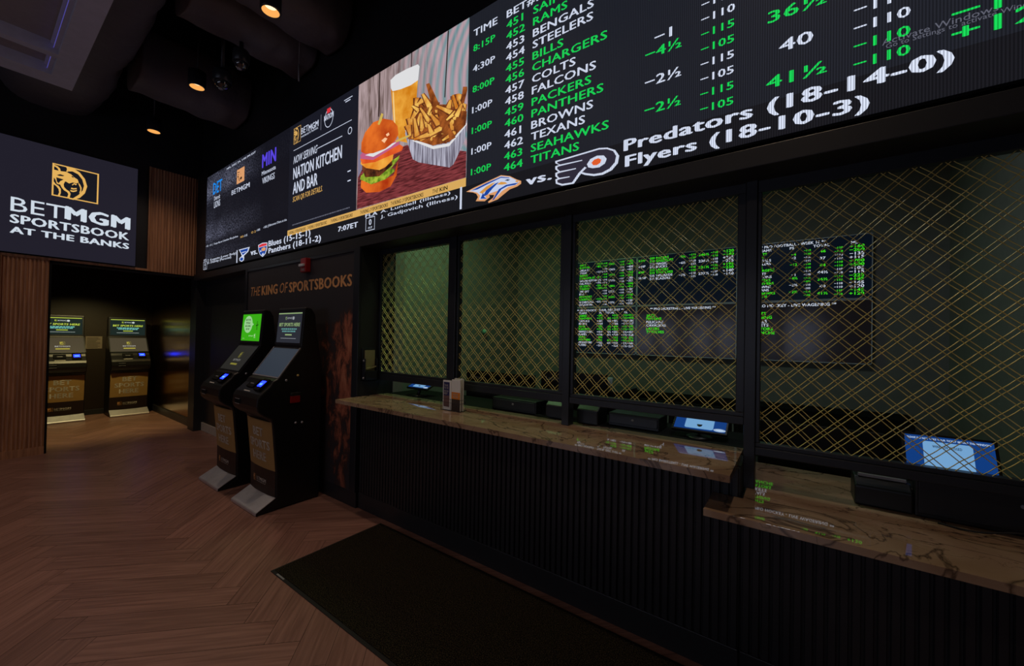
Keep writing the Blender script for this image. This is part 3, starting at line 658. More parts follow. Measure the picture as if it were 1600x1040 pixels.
for i, (a, b, c, d) in enumerate(FR):
    vx, vy = c-a, d-b; q = math.hypot(vx, vy); nx, ny = -vy/q, vx/q; w = rnd.uniform(11, 17)
    for s, mi in ((1.4, 10), (1.1, 5), (.8, 4)):
        sh.append((z7((a-nx*w*.5*s, b-ny*w*.5*s), (a+nx*w*.35*s, b+ny*w*.35*s), (c+nx*w*s, d+ny*w*s), (c+vx*.08, d+vy*.08), (c-nx*w*s, d-ny*w*s)), mi if i % 4 else 5))
# burger
sh += [(z7((50, 795), (120, 810), (210, 770), (232, 700), (225, 770), (195, 825), (140, 852), (75, 856), (48, 830)), 3),
       (z7((48, 780), (100, 790), (180, 760), (235, 690), (240, 672), (215, 690), (170, 710), (60, 760)), 9),
       (z7((45, 790), (100, 815), (170, 790), (215, 750), (210, 735), (150, 765), (90, 790), (50, 770)), 9),
       (z7((55, 735), (70, 780), (140, 775), (205, 720), (200, 690), (130, 690), (60, 715)), 10),
       (z7((48, 715), (75, 735), (140, 745), (170, 730), (205, 695), (210, 665), (150, 680), (50, 695)), 11),
       (z7((45, 690), (55, 715), (120, 705), (190, 675), (250, 650), (258, 630), (240, 618), (150, 650), (60, 680)), 8),
       (z7((45, 672), (50, 690), (110, 695), (200, 640), (238, 620), (238, 600), (225, 592), (190, 625), (100, 668), (60, 655)), 7), (z7((70, 672), (110, 680), (195, 632), (228, 606), (190, 618), (100, 660)), 2),
       (z7((50, 655), (52, 610), (70, 560), (110, 510), (160, 492), (205, 500), (230, 530), (234, 570), (215, 605), (170, 640), (110, 662), (70, 665)), 3),
       (z7((150, 600), (168, 585), (180, 590), (165, 612)), 14), (z7((172, 570), (186, 560), (190, 572), (178, 580)), 14), (z7((132, 520), (150, 465), (160, 470), (152, 500), (140, 524)), 15), (z7((218, 600), (290, 570), (290, 580), (222, 610)), 15)]
mb = MB()
for i, (p, mi) in enumerate(sh):
    cl = []
    for q in p:
        x, z = LED.px(*q); cl.append((min(max(x, XF+.002), XO-.002), min(max(z, 2.855), ZT-.002)))
    mb.face([LED.p(x, z, .0006+.00006*i) for x, z in cl], mi)
mb.build('plate_of_food', PM, food)

# ------------------------------------------------------------------ sign screen on the left wall
SG = Plane((XL+.06, 0, 0), (0, 1, 0), (1, 0, 0), VY)
SWH = glow('sign_white', (205, 216, 228), 1); SBG = glow('sign_slate', (33, 31, 42), 1); SGO = glow('sign_gold', (226, 176, 92), 1); SNV = glow('sign_navy', (24, 25, 32), 1)
sg = thing('sign_screen', 'large dark sign screen with gold lion emblem high on the left wall', 'display', (XL+.03, .75, 2.61))
SG = Plane((XL+.06, 0, 0), (0, 1, 0), (1, 0, 0), VY)
y0s, y1s = -.12, SG.px(214.5, 300)[0]; zs0 = SG.px(150, 408.6)[1]; zs1 = SG.px(100, 233.8)[1]
mb = MB(); mb.box(XL, XL+.056, y0s-.01, y1s+.006, zs0-.006, zs1+.006); mb.build('housing', deep_black, sg)
mb = MB(); rect(mb, SG, y0s, y1s, zs0, zs1, 0, 0); mb.box(XL+.0565, XL+.0585, y0s, y1s, zs0, zs1); sc = mb.build('screen', SBG, sg, 0, True)
mb = MB()
ptext(mb, SG, 'BET', (16.2, 328.7), 101, 305, 0, 0); ptext(mb, SG, 'MGM', (103.4, 341.8), 201.2, 321, 0, .045)
ptext(mb, SG, 'SPORTSBOOK', (16.2, 347), 200.7, 333, 0, .03); ptext(mb, SG, 'AT THE BANKS', (16.2, 363), 200.7, 352.4, 0, .035)
mb.build('lettering', SWH, sc)
mb = MB(); x, z = SG.px(80.5, 304.8); xr = SG.px(153.2, 319.8)[0]; zt = SG.px(80.5, 253.8)[1]
rect(mb, SG, x, xr, z, zt, 1, .001); emblem(mb, SG, x, z, xr-x, zt-z, 0, 1); mb.build('lion_emblem', [SGO, SNV], sc)

# ------------------------------------------------------------------ ribbed walnut cladding on the left wall
def ribs(mb, y0, y1, z0, z1, n, xw):
    p = (y1-y0)/n
    for i in range(n):
        c = y0+(i+.5)*p; r = p*.36
        prof = [(r*math.cos(a), r*1.1*math.sin(a)) for a in [math.pi*j/6 for j in range(7)]]
        mb.prism([(c-u, v) for u, v in prof], lambda u, v, d: (xw+v, u, d), z0, z1)
cl = thing('slat_panel', 'ribbed walnut wall panel beside the alcove, under the sign screen', 'wall panel', (XL, .2, 0))
mb = MB(); mb.box(XL, XL+.014, .249, .650, 0, 2.585); ribs(mb, .262, .648, .10, 2.555, 11, XL+.012)
mb.box(XL, XL+.034, .249, .262, .1, 2.585); mb.build('slats', slat_wood, cl)
mb = MB(); mb.box(XL, XL+.03, .249, .650, 0, .10); mb.build('plinth', slat_wood, cl)
lo = thing('slat_panel', 'low ribbed walnut wall panel under the switched-off black screen', 'wall panel', (XL, -.32, 0))
mb = MB(); mb.box(XL, XL+.014, -.9, .2485, 0, .90); ribs(mb, -.9, .248, .10, .895, 33, XL+.012); mb.box(XL, XL+.034, -.9, .2485, .897, .912); mb.build('slats', slat_wood, lo)
mb = MB(); mb.box(XL, XL+.03, -.9, .2485, 0, .10); mb.build('plinth', slat_wood, lo)
mb = MB(); mb.box(XL, XL+.036, .248, 1.642, 2.560, 2.592); mb.build('top_strip', slat_wood, cl)
cl = thing('slat_panel', 'ribbed walnut wall panel to the right of the sign screen, high up', 'wall panel', (XL, 1.93, 2.56))
mb = MB(); mb.box(XL, XL+.014, 1.615, 2.245, 2.560, 4.165); ribs(mb, 1.634, 2.243, 2.562, 4.163, 17, XL+.012); mb.box(XL, XL+.034, 1.615, 1.632, 2.562, 4.165); mb.build('slats', slat_wood, cl)
mb = MB(); mb.box(XL+.014, XL+.05, -.9, .245, .915, 2.56); tag(mb.build('dark_screen', glass_black, None, .004), 'switched-off black screen set into the ribbed walnut panel', 'display')
mb = MB(); mb.box(XL-.2, XL+.02, .652, .672, 0, 2.56).box(XL-.2, XL+.02, .652, 2.25, 2.535, 2.56); struct('trim_6', mb, deep_black)

# ------------------------------------------------------------------ printed mural
MU = Plane((0, 2.203, 0), (1, 0, 0), (0, -1, 0), VX)
mu = thing('mural_panel', 'black printed mural with gold slogan and rusty animal fur, behind the kiosks', 'mural', (-4.7, 2.21, .15))
mb = MB(); mb.box(-5.93, -3.475, 2.203, 2.2148, .15, 2.49)
pn = mb.build('print', mural_print, mu); pn.location.x = 0
for vtx in pn.data.vertices: vtx.co.x += 5.93
pn.location.x = -5.93
mb = MB(); mb.box(-5.99, -5.93, 2.19, 2.2148, .15, 2.49).box(-3.475, -3.378, 2.19, 2.2148, .15, 2.49).box(-5.93, -3.475, 2.194, 2.2148, 2.455, 2.49); mb.build('frame', black_satin, mu, .003)
mb = MB()
for s, bl, xr, yt, w, sl in (('THE', (391.3, 462.8), 405.8, 448.3, 0, .2), ('KING', (409.3, 461), 433.4, 446, .035, .03), ('OF', (436.5, 458), 448.4, 441.5, 0, .2), ('SPORTSBOOKS', (452.2, 456.4), 549.6, 440.5, .035, 0)):
    ptext(mb, MU, s, bl, xr, yt, 0, w, sl, .002)
mb.build('lettering', letter_gold, mu)
st = thing('fire_alarm_strobe', 'small red fire alarm strobe above the gold slogan', 'alarm', (-4.365, 2.203, 2.39))
mb = MB(); mb.box(-4.425, -4.305, 2.145, 2.203, 2.318, 2.474); mb.build('body', red_paint, st, .008)
mb = MB(); mb.box(-4.415, -4.318, 2.118, 2.146, 2.376, 2.408); mb.build('lens', mat('clear_lens', (205, 205, 205), .15, 0, .8), st, .008)
mb = MB(); SP = Plane((0, 2.1445, 0), (1, 0, 0), (0, -1, 0), VX); text(mb, SP, 'FIRE', -4.39, 2.335, .022, .055, 0, .02, 0, .001); mb.build('lettering', white_paint, st)

# ------------------------------------------------------------------ betting kiosks
BLUE = glow('blue_led', (14, 28, 255), 13, 0, True); BLUE2 = glow('blue_led_core', (90, 150, 255), 2)
def kiosk(loc, rz, label, mode):
    r = thing('betting_kiosk', label, 'kiosk', (0, 0, 0), 0, 'betting kiosks')
    w = .28
    prof = [(.04, .012), (.172, .10), (.165, .376), (.125, .80), (.11, .85), (.05, .885), (.0, .93), (-.012, .98), (-.006, 1.05), (.016, 1.088), (.10, 1.165), (.125, 1.205), (.165, 1.225),
            (.362, 1.505), (.368, 1.53), (.395, 1.895), (.40, 1.912), (.462, 1.905), (.50, 1.84), (.515, 1.70), (.58, 1.32), (.58, .012)]
    mb = MB(); mb.prism(prof, lambda u, v, d: (d, u, v), -w, w); mb.build('body', black_plastic, r, .012)
    mb = MB(); mb.box(-w+.02, w-.02, .03, .57, 0, .013); mb.build('base', rubber, r)
    mb = MB(); mb.prism([(0, .004), (0, .026), (.008, .034), (.166, .120), (.17, .115), (.03, .018), (.03, .004)], lambda u, v, d: (d, u, v), -w+.004, w-.004); mb.build('foot_plate', steel, r, .002)
    for s in (-1, 1): mb = MB(); mb.prism([(.004, .002), (.17, .004), (.17, .114), (.006, .026)], lambda u, v, d, s=s: (s*(w-.0035)+d, u, v), -.0015, .0015); mb.build('foot_cheek', black_plastic, r)
    # front sign: gold wrap above a dark wrap, folded along the middle
    def wrap(name, z0, z1, m, y0, y1, bulge):
        mb = MB(); P = []
        for z, y in ((z0, y0), (z1, y1)):
            for x, b in ((-w+.012, 0), (-w*.5, bulge*.8), (0, bulge), (w*.5, bulge*.8), (w-.012, 0)): P.append((x, y-.004-b, z))
        mb.faces(P, [(i, i+1, i+6, i+5) for i in range(4)]); mb.faces([(x, y+.02 if False else y+.012, z) for x, y, z in P], [(i+5, i+6, i+1, i) for i in range(4)])
        return mb.build(name, m, r, 0, True)
    gy = lambda z: .165+(.125-.165)*(z-.376)/(.80-.376)
    gp = wrap('gold_sign', .36, .822, gold_vinyl, gy(.36), gy(.80)-.001, .018)
    dk = wrap('lower_sign', .118, .36, brown_vinyl, .170, gy(.36)+.0005, .016)
    KP = Plane((0, 0, 0), (1, 0, 0), (0, -1, 0))
    def onfront(mb, f):
        k = len(mb.v); f()
        for i in range(k, len(mb.v)):
            x, y, z = mb.v[i]; t = max(0, 1-abs(x)/(w-.012)); b = .018*(.8*min(1, t/.5)+.2*max(0, t-.5)/.5)
            yy = gy(z) if z > .36 else .170+(gy(.36)-.170)*(z-.118)/(.36-.118)
            mb.v[i] = (x, yy-.0058-b, z)
    mb = MB()
    def words():
        text(mb, KP, 'BET', -.10, .665, .085, .20, 0, .03); text(mb, KP, 'SPORTS', -.205, .548, .085, .41, 0, .03); text(mb, KP, 'HERE', -.14, .431, .085, .27, 0, .03)
    onfront(mb, words); mb.build('lettering', pale_vinyl, gp)
    mb = MB()
    def foot():
        emblem(mb, KP, -.16, .205, .06, .06, 1); text(mb, KP, 'BET', -.085, .222, .034, .075, 0, .005); text(mb, KP, 'MGM', -.008, .222, .034, .12, 0, .04); text(mb, KP, 'SPORTSBOOK', -.085, .205, .009, .195, 0, .02)
    onfront(mb, foot); mb.build('lettering', [pale_vinyl, letter_gold], dk)
    # upper and lower screens
    U = Vector((0, .395-.368, 1.895-1.53)).normalized(); NU = Vector((0, -U.z, U.y)); OU = Vector((0, .368, 1.53))
    Lw = Vector((0, .362-.165, 1.505-1.225)).normalized(); NL = Vector((0, -Lw.z, Lw.y)); OL = Vector((0, .165, 1.225))
    class Tilt:
        def __init__(s, o, up, n): s.o = o; s.up = up; s.n = n
        def p(s, a, b, d=0): return s.o+Vector((1, 0, 0))*a+s.up*b+s.n*d
    T1, T2 = Tilt(OU, U, NU), Tilt(OL, Lw, NL)
    UH = .365; LH = .342
    mb = MB(); a = w-.012
    for (p0, p1, q0, q1) in ((-a, a, .0, .022), (-a, a, UH-.03, UH-.002), (-a, -a+.016, .022, UH-.03), (a-.016, a, .022, UH-.03)):
        mb.faces([T1.p(p0, q0, 0), T1.p(p1, q0, 0), T1.p(p1, q1, 0), T1.p(p0, q1, 0), T1.p(p0, q0, .006), T1.p(p1, q0, .006), T1.p(p1, q1, .006), T1.p(p0, q1, .006)], [(4, 5, 6, 7), (0, 1, 5, 4), (1, 2, 6, 5), (2, 3, 7, 6), (3, 0, 4, 7)])
    mb.build('upper_bezel', black_satin, r)
    def panel(T, z0, z1, m, name, b=.02):
        mb = MB(); p = [T.p(-w+b, z0, .002), T.p(w-b, z0, .002), T.p(w-b, z1, .002), T.p(-w+b, z1, .002)]; q = [v-T.n*.006 for v in p]
        mb.faces(p+q, [(0, 1, 2, 3), (4, 5, 1, 0), (5, 6, 2, 1), (6, 7, 3, 2), (7, 4, 0, 3)]); return mb.build(name, m, r, 0, True)
    if mode == 'green':
        us = panel(T1, .024, UH-.032, glow('kiosk_green', (56, 168, 20), 1, 0, True), 'upper_screen', .028)
        mb = MB(); disc(mb, T1, -.085, .215, .115, .10, 0, .004); mb.face([T1.p(.02, .235, .0042), T1.p(.07, .215, .0042), T1.p(.02, .195, .0042)], 0)
        for i, (t, wd) in enumerate((('BLITZ FOR', .13), ('TOTALS', .12), ('ARE GOING', .15), ('UP UP', .09))): text(mb, T1, t, -.085, .262-.034*i, .02, wd, 1, .04, 0, .006, None, False) if False else text(mb, T1, t, -.085-wd/2, .258-.036*i, .021, wd, 1, .04, 0, .006)
        text(mb, T1, 'BETMGM', -.04, .075, .014, .11, 2, .01, 0, .004); emblem(mb, T1, .10, .06, .04, .045, 2, None, .004); text(mb, T1, '21+', -.20, .045, .01, .05, 2, .01, 0, .004)
        ring(mb, T1, .155, .235, .014, .016, .005, 1, .004, 12); mb.face([T1.p(.15, .22, .004), T1.p(.16, .22, .004), T1.p(.162, .15, .004), T1.p(.15, .15, .004)], 1); mb.face([T1.p(.125, .205, .0042), T1.p(.19, .215, .0042), T1.p(.19, .207, .0042), T1.p(.125, .195, .0042)], 1)
        mb.build('lettering', [glow('kiosk_mint', (150, 205, 140)), glow('kiosk_black', (10, 14, 8)), glow('kiosk_pale', (190, 225, 170))], us)
    else:
        us = panel(T1, .024, UH-.032, glow('kiosk_teal_night', (22, 36, 34), 1, 0, True) if mode == 'alcove' else glow('kiosk_blue_grey', (42, 44, 52), 1, 0, True), 'upper_screen', .028)
        g = [glow('kiosk_lime', (188, 206, 72)), glow('kiosk_grey_white', (200, 210, 205)), glow('kiosk_aqua', (120, 200, 190))] if mode == 'alcove' else [glow('kiosk_sage', (140, 165, 112)), glow('kiosk_dull_white', (150, 155, 160)), glow('kiosk_dull_aqua', (88, 140, 138))]
        mb = MB(); mb.face([T1.p(-.245, .318, .004), T1.p(.245, .318, .004), T1.p(.245, .329, .004), T1.p(-.245, .329, .004)], 0)
        text(mb, T1, 'BET SPORTS HERE', -.215, .192, .036, .43, 0, .03, .15, .004)
        emblem(mb, T1, -.09, .258, .032, .032, 0, None, .004); text(mb, T1, 'BETMGM', -.05, .266, .018, .085, 1, .02, 0, .004); disc(mb, T1, .075, .274, .02, .017, 1, .004, 16)
        mb.face([T1.p(.043, .258, .004), T1.p(.046, .258, .004), T1.p(.046, .29, .004), T1.p(.043, .29, .004)], 1)
        for q, x, ww in ((.156, -.16, .32), (.132, -.14, .28)):
            xx = x
            while xx < x+ww-.02:
                d = rnd.uniform(.018, .05); e = min(xx+d, x+ww); mb.face([T1.p(xx, q, .004), T1.p(e, q, .004), T1.p(e, q+.015, .004), T1.p(xx, q+.015, .004)], 2); xx = e+.007
        mb.face([T1.p(-.07, .098, .004), T1.p(.07, .098, .004), T1.p(.07, .111, .004), T1.p(-.07, .111, .004)], 0); mb.face([T1.p(-.16, .066, .004), T1.p(.16, .066, .004), T1.p(.16, .07, .004), T1.p(-.16, .07, .004)], 1)
        mb.build('lettering', g, us)
    lc = {'green': (40, 39, 36), 'grey': (46, 53, 63), 'alcove': (72, 64, 48)}[mode]  # grey mode: emission imitates a bluish room reflection on the glass
    ls = panel(T2, .014, LH-.012, glow('kiosk_touch_'+mode, lc, 1, 0, False, .3, .12), 'touch_screen', .016)
    if mode != 'grey':
        mb = MB(); dim = mode == 'green'
        emblem(mb, T2, -.03, .17, .06, .07, 0, None, .004); text(mb, T2, 'BETMGM', -.09, .125, .028, .18, 1, .02, 0, .004); mb.face([T2.p(-.085, .075, .004), T2.p(.085, .075, .004), T2.p(.085, .096, .004), T2.p(-.085, .096, .004)], 0)
        mb.build('lettering', [glow('kiosk_touch_lime'+mode, (128, 122, 50) if dim else (176, 164, 62)), glow('kiosk_touch_white'+mode, (112, 112, 108) if dim else (172, 170, 160))], ls)
    mb = MB(); mb.faces([T2.p(-w+.004, .0, 0), T2.p(w-.004, 0, 0), T2.p(w-.004, .012, 0), T2.p(-w+.004, .012, 0), T2.p(-w+.004, 0, .006), T2.p(w-.004, 0, .006), T2.p(w-.004, .012, .006), T2.p(-w+.004, .012, .006)], [(4, 5, 6, 7), (0, 1, 5, 4), (2, 3, 7, 6), (1, 2, 6, 5), (3, 0, 4, 7)])
    for s in (-1, 1): mb.faces([T2.p(s*(w-.001), 0, -.002), T2.p(s*(w-.001), LH, -.002), T2.p(s*(w-.001), LH, .006), T2.p(s*(w-.001), 0, .006), T2.p(s*(w-.012), 0, -.002), T2.p(s*(w-.012), LH, -.002), T2.p(s*(w-.012), LH, .006), T2.p(s*(w-.012), 0, .006)], [(0, 1, 2, 3), (4, 5, 6, 7), (3, 2, 6, 7)])
    mb.build('lower_bezel', silver if mode == 'grey' else black_satin, r)
    # deck: bill acceptor with blue light, ticket slot, card reader, nose slot
    D = Vector((0, .10-.016, 1.165-1.088)).normalized(); ND = Vector((0, -D.z, D.y)); TD = Tilt(Vector((0, .016, 1.088)), D, ND)
    def block(name, x0, x1, b0, b1, h, m, par=r):
        mb = MB(); lo = [TD.p(x0, b0, -.004), TD.p(x1, b0, -.004), TD.p(x1, b1, -.004), TD.p(x0, b1, -.004)]; hi = [v+ND*(h+.004) for v in lo]
        mb.faces(lo+hi, [(0, 3, 2, 1), (4, 5, 6, 7), (0, 1, 5, 4), (1, 2, 6, 5), (2, 3, 7, 6), (3, 0, 4, 7)]); return mb.build(name, m, par, .003)
    cr_ = block('card_reader', -.12, .03, .055, .15, .018, deep_black); block('slot', -.08, -.01, .09, .10, .020, silver, cr_)
    ba = block('bill_acceptor', .10, .215, .03, .165, .026, deep_black); block('blue_light', .118, .198, .068, .135, .029, BLUE, ba); block('light_core', .13, .185, .085, .105, .031, BLUE2, ba)
    block('label_strip', -.11, .02, .012, .022, .001, pale_vinyl)
    mb = MB(); mb.box(-.19, -.08, -.018, -.004, .975, 1.02); ns = mb.build('ticket_slot', deep_black, r, .003)
    mb = MB(); mb.box(-.185, -.085, -.0205, -.017, 1.018, 1.022); mb.box(-.185, -.085, -.0205, -.017, .972, .976); mb.build('slot_lip', silver, ns)
    # side fittings on the right flank
    for y, z, nm, m in ((.235, 1.205, 'lock', steel), (.34, 1.245, 'lock', brass), (.33, .79, 'lock', steel), (.39, .785, 'lock', steel)):
        mb = MB(); mb.lathe((w, y, z), [(0, .008), (.009, .008), (.011, .004), (.011, -.004)], 14, 0, True, 'x'); mb.build(nm, m, r)
    sb = MB(); sb.box(w, w+.022, .27, .36, .985, 1.055); sbx = sb.build('side_box', red_paint, r, .006); mb = MB(); mb.box(w, w+.03, .27, .36, 1.056, 1.085); mb.build('side_box_cap', rubber, sbx, .006)
    r.location = loc; r.rotation_euler = (0, 0, rz)
    return r
rnd = random.Random(11)
kiosk((-4.186, 1.556, 0), 0, 'black betting kiosk by the mural, nearer the stone counter, grey-blue upper screen', 'grey')
kiosk((-5.11, 1.562, 0), 0, 'black betting kiosk by the mural with a bright green upper screen', 'green')
kiosk((-10.43, 1.915, 0), math.pi/2, 'black betting kiosk in the alcove, in full view beside the bronze side wall', 'alcove')
kiosk((-10.40, 1.04, 0), math.pi/2, 'black betting kiosk in the alcove, partly hidden by the walnut panel', 'alcove')
mb = MB(); mb.box(-11.1, -11.09, 1.375, 1.60, 1.28, 1.52); pl_ = thing('notice_card', 'small printed notice on the alcove wall between the two kiosks', 'notice', (-11.1, 1.49, 1.28))
mb.build('plate', mat('notice_card', (120, 108, 92), .6), pl_)
mb = MB(); NP = Plane((-11.09, 0, 0), (0, 1, 0), (1, 0, 0), VY)
for i in range(9): rect(mb, NP, 1.395, 1.395+rnd.uniform(.12, .185), 1.30+.023*i, 1.308+.023*i, 0, .001)
mb.build('print_lines', mat('notice_ink', (40, 34, 28), .6), pl_)

# ------------------------------------------------------------------ floor mat
mt = thing('floor_mat', 'long black carpet mat on the floor in front of the counter', 'mat', (-1.42, 1.715, 0))
mb = MB(); mb.box(-2.935, .10, 1.272, 2.165, .0005, .006); mb.build('rubber_edge', rubber, mt, .003)
mb = MB(); mb.box(-2.915, .08, 1.292, 2.145, .006, .011); mb.build('pile', carpet, mt, .003)
mb = MB(); mb.box(-2.86, -2.76, 1.277, 1.288, .006, .0068); mb.build('label', silver, mt)

# ------------------------------------------------------------------ on the counter: leaflet rack, slip holder
rk = thing('leaflet_rack', 'small black wire leaflet rack on the long stone countertop', 'rack', (-2.205, 2.29, 1.06))
mb = MB(); rw = .0016; rx0, rx1, ry0, ry1 = -2.31, -2.105, 2.252, 2.318
def loop(z, a=rx0, b=rx1, c=ry0, d=ry1):
    for p, q in (((a, c, z), (b, c, z)), ((b, c, z), (b, d, z)), ((b, d, z), (a, d, z)), ((a, d, z), (a, c, z))): mb.tube([p, q], rw, 5)
for z in (1.062, 1.125, 1.152): loop(z)
for i in range(13):
    x = rx0+(rx1-rx0)*i/12; mb.tube([(x, ry0, 1.062), (x, ry0, 1.125)], rw*.7, 4); mb.tube([(x, ry0, 1.062), (x, ry1, 1.062)], rw*.7, 4)
for x in (rx0, rx1, -2.207):
    for y in (ry0, ry1): mb.tube([(x, y, 1.061), (x, y, 1.155)], rw, 5)
mb.build('wire_frame', black_satin, rk)
def leaflet(x0, x1, y, z0, z1, label, bands, txt):
    r = thing('leaflet', label, 'leaflet', ((x0+x1)/2, y, z0), 0, 'leaflets in the wire rack')
    mb = MB(); mb.box(x0, x1, y, y+.012, z0, z1); mb.build('sheet', paper, r)
    LP = Plane((0, y, 0), (1, 0, 0), (0, -1, 0), VX); mb = MB(); ms = []
    for i, (a, b, c, d, m) in enumerate(bands): rect(mb, LP, x0+(x1-x0)*a, x0+(x1-x0)*b, z0+(z1-z0)*c, z0+(z1-z0)*d, i, .0008+.0002*i); ms.append(m)
    k = len(ms); ms.append(white_paint)
    for t, a, c, cap, wd in txt: text(mb, LP, t, x0+(x1-x0)*a, z0+(z1-z0)*c, cap, (x1-x0)*wd, k, .02, 0, .0022)
    mb.build('print', ms, r)
nv = mat('leaflet_navy', (34, 36, 96), .6); og = mat('leaflet_orange', (240, 140, 24), .6); gy_ = mat('leaflet_grey', (214, 208, 198), .6); pk = mat('leaflet_photo', (120, 88, 86), .6, 0, .4, (60, .1)); dk_ = mat('leaflet_brown', (60, 46, 36), .6)
leaflet(-2.305, -2.212, 2.268, 1.064, 1.297, 'white and navy folded leaflet standing in the wire rack', [(.08, .78, .10, .94, nv), (.08, .78, .10, .48, pk)], [('TALK', .16, .80, .016, .5), ('TO US', .16, .71, .016, .5), ('WE CAN', .16, .60, .016, .5), ('HELP', .16, .52, .016, .4)])
leaflet(-2.203, -2.112, 2.262, 1.064, 1.308, 'orange and grey leaflet standing in the wire rack', [(0, 1, .38, .60, og), (0, 1, 0, .38, dk_)], [('KNOW', .16, .50, .016, .6), ('THE ODDS', .16, .42, .016, .66)])
leaflet(-2.203, -2.112, 2.292, 1.064, 1.316, 'plain grey leaflet just behind the orange one in the wire rack', [(0, 1, .0, 1, gy_)], [])

sl = thing('slip_holder', 'black wall box holding betting slips on the jamb beside the first grille', 'holder', (-3.378, 2.31, 1.20))
mb = MB(); x = -3.3775
mb.box(x, x+.012, 2.235, 2.375, 1.205, 1.52).box(x, x+.06, 2.235, 2.375, 1.205, 1.217).box(x, x+.06, 2.235, 2.243, 1.205, 1.42).box(x, x+.06, 2.367, 2.375, 1.205, 1.42).box(x+.052, x+.06, 2.235, 2.375, 1.205, 1.30)
mb.build('box', black_satin, sl, .002)
for z in (1.235, 1.40):
    mb = MB(); mb.lathe((x+.035, 2.234, z), [(0, -.006), (.009, -.005), (.011, 0), (.011, .004)], 12, 0, True, 'y'); mb.build('screw', silver, sl)
mb = MB(); mb.box(-3.364, -3.350, 2.257, 2.362, 1.30, 1.50); tag(mb.build('betting_slip_pad', mat('slip_paper', (150, 140, 100), .7)), 'buff pad of betting slips standing in the black wall box', 'paper pad')
mb = MB(); mb.prism([(2.25, 1.325), (2.30, 1.338), (2.335, 1.338), (2.362, 1.348), (2.362, 1.34), (2.30, 1.322), (2.25, 1.315)], lambda u, v, d: (d, u, v), -3.345, -3.322); tag(mb.build('loose_slip', mat('slip_paper', (150, 140, 100), .7)), 'curled loose slip lying at the front of the black wall box', 'paper slip')

# ------------------------------------------------------------------ behind the windows
# odds monitors: three columns, two rows
MW = [glow('monitor_white', (196, 206, 222)), glow('monitor_green', (64, 226, 24)), glow('monitor_line', (150, 168, 178))]
XS_ = [-3.005, -1.795, -.575, .645]; ZS_ = [1.435, 2.118, 2.802]
def monitor(ci, ri, label, fill, night):
    x0, x1, z0, z1 = XS_[ci]+.002, XS_[ci+1]-.002, ZS_[ri]+.002, ZS_[ri+1]-.002
    r = thing('odds_monitor', label, 'monitor', ((x0+x1)/2, 5.48, z0), 0, 'odds monitors on the office wall')
    mb = MB(); mb.box(x0, x1, 5.452, 5.515, z0, z1); mb.build('case', deep_black, r, .002)
    mb = MB(); t = .009
    for a in ((x0, x1, z0, z0+t), (x0, x1, z1-t, z1), (x0, x0+t, z0, z1), (x1-t, x1, z0, z1)): mb.box(a[0], a[1], 5.448, 5.4522, a[2], a[3])
    mb.build('bezel', mat('silver_bezel', (215, 222, 228), .4, .2), r)
    P = Plane((0, 5.450, 0), (1, 0, 0), (0, -1, 0), VX)
    mb = MB(); rect(mb, P, x0+t, x1-t, z0+t, z1-t, 0, 0); sc = mb.build('screen', glow('monitor_night_%d' % night, ((14, 12, 14), (7, 14, 24))[night], 1, 0, False, .14, .5), r, 0, True)
    mb = MB(); fill(mb, P, x0+.02, z0+.014, x1-x0-.04, z1-z0-.03); mb.build('lettering', MW, sc)
def numcols(mb, P, x, w, zr, n, cap, cols, seed):
    q = random.Random(seed)
    for r in range(n):
        c = 1 if (r//2) % 2 == 0 else 0
        for f, kind in cols:
            if kind == 'half' and r % 2: continue
            s = {'half': str(q.randint(120, 160))+'\u00bd', 'ml': q.choice('+-')+str(q.randint(105, 480)), 'ps': '-'+str(q.randint(2, 13))+'\u00bd', 'j': '-110', 'gl': '-1\u00bd', 'six': '6\u00bd'}[kind]
            if kind in ('ps', 'gl', 'six') and r % 2 == q.randint(0, 1) and kind != 'gl': continue
            text(mb, P, fix(s), x+f*w, zr(r)-(.5*(zr(0)-zr(1)) if kind == 'half' else 0), cap*(.8 if kind == 'j' else 1), None, c, .016, 0, .002, 1.05)
def f_college(mb, P, x, z, w, h):
    names = ['OHIO', 'DAYTON', 'OKLA ST', 'TULSA', 'MARIST', 'S DAKOTA ST', 'WASHINGTON', 'CAL POLY', 'UC STATE', 'TOLEDO', 'WRIGHT', 'BYU', 'KENTUCKY', 'LOUISVILLE', 'N CAROLINA', 'OKLAHOMA']
    d = h/16.3; zr = lambda r: z+h-(r+1)*d
    for i, n_ in enumerate(names): text(mb, P, n_, x+.27*w, zr(i), d*.74, None, 1 if (i//2) % 2 == 0 else 0, .02, 0, .002, .95); text(mb, P, str(601+i), x+.14*w, zr(i), d*.74, None, 1 if (i//2) % 2 == 0 else 0, .02); (text(mb, P, '7:00P', x, zr(i+.5), d*.7, None, 1 if (i//2) % 2 == 0 else 0, .02) if i % 2 == 0 else None)
    numcols(mb, P, x, w, zr, 16, d*.74, ((.50, 'ps'), (.585, 'j'), (.67, 'half'), (.80, 'j'), (.895, 'ml')), 3)
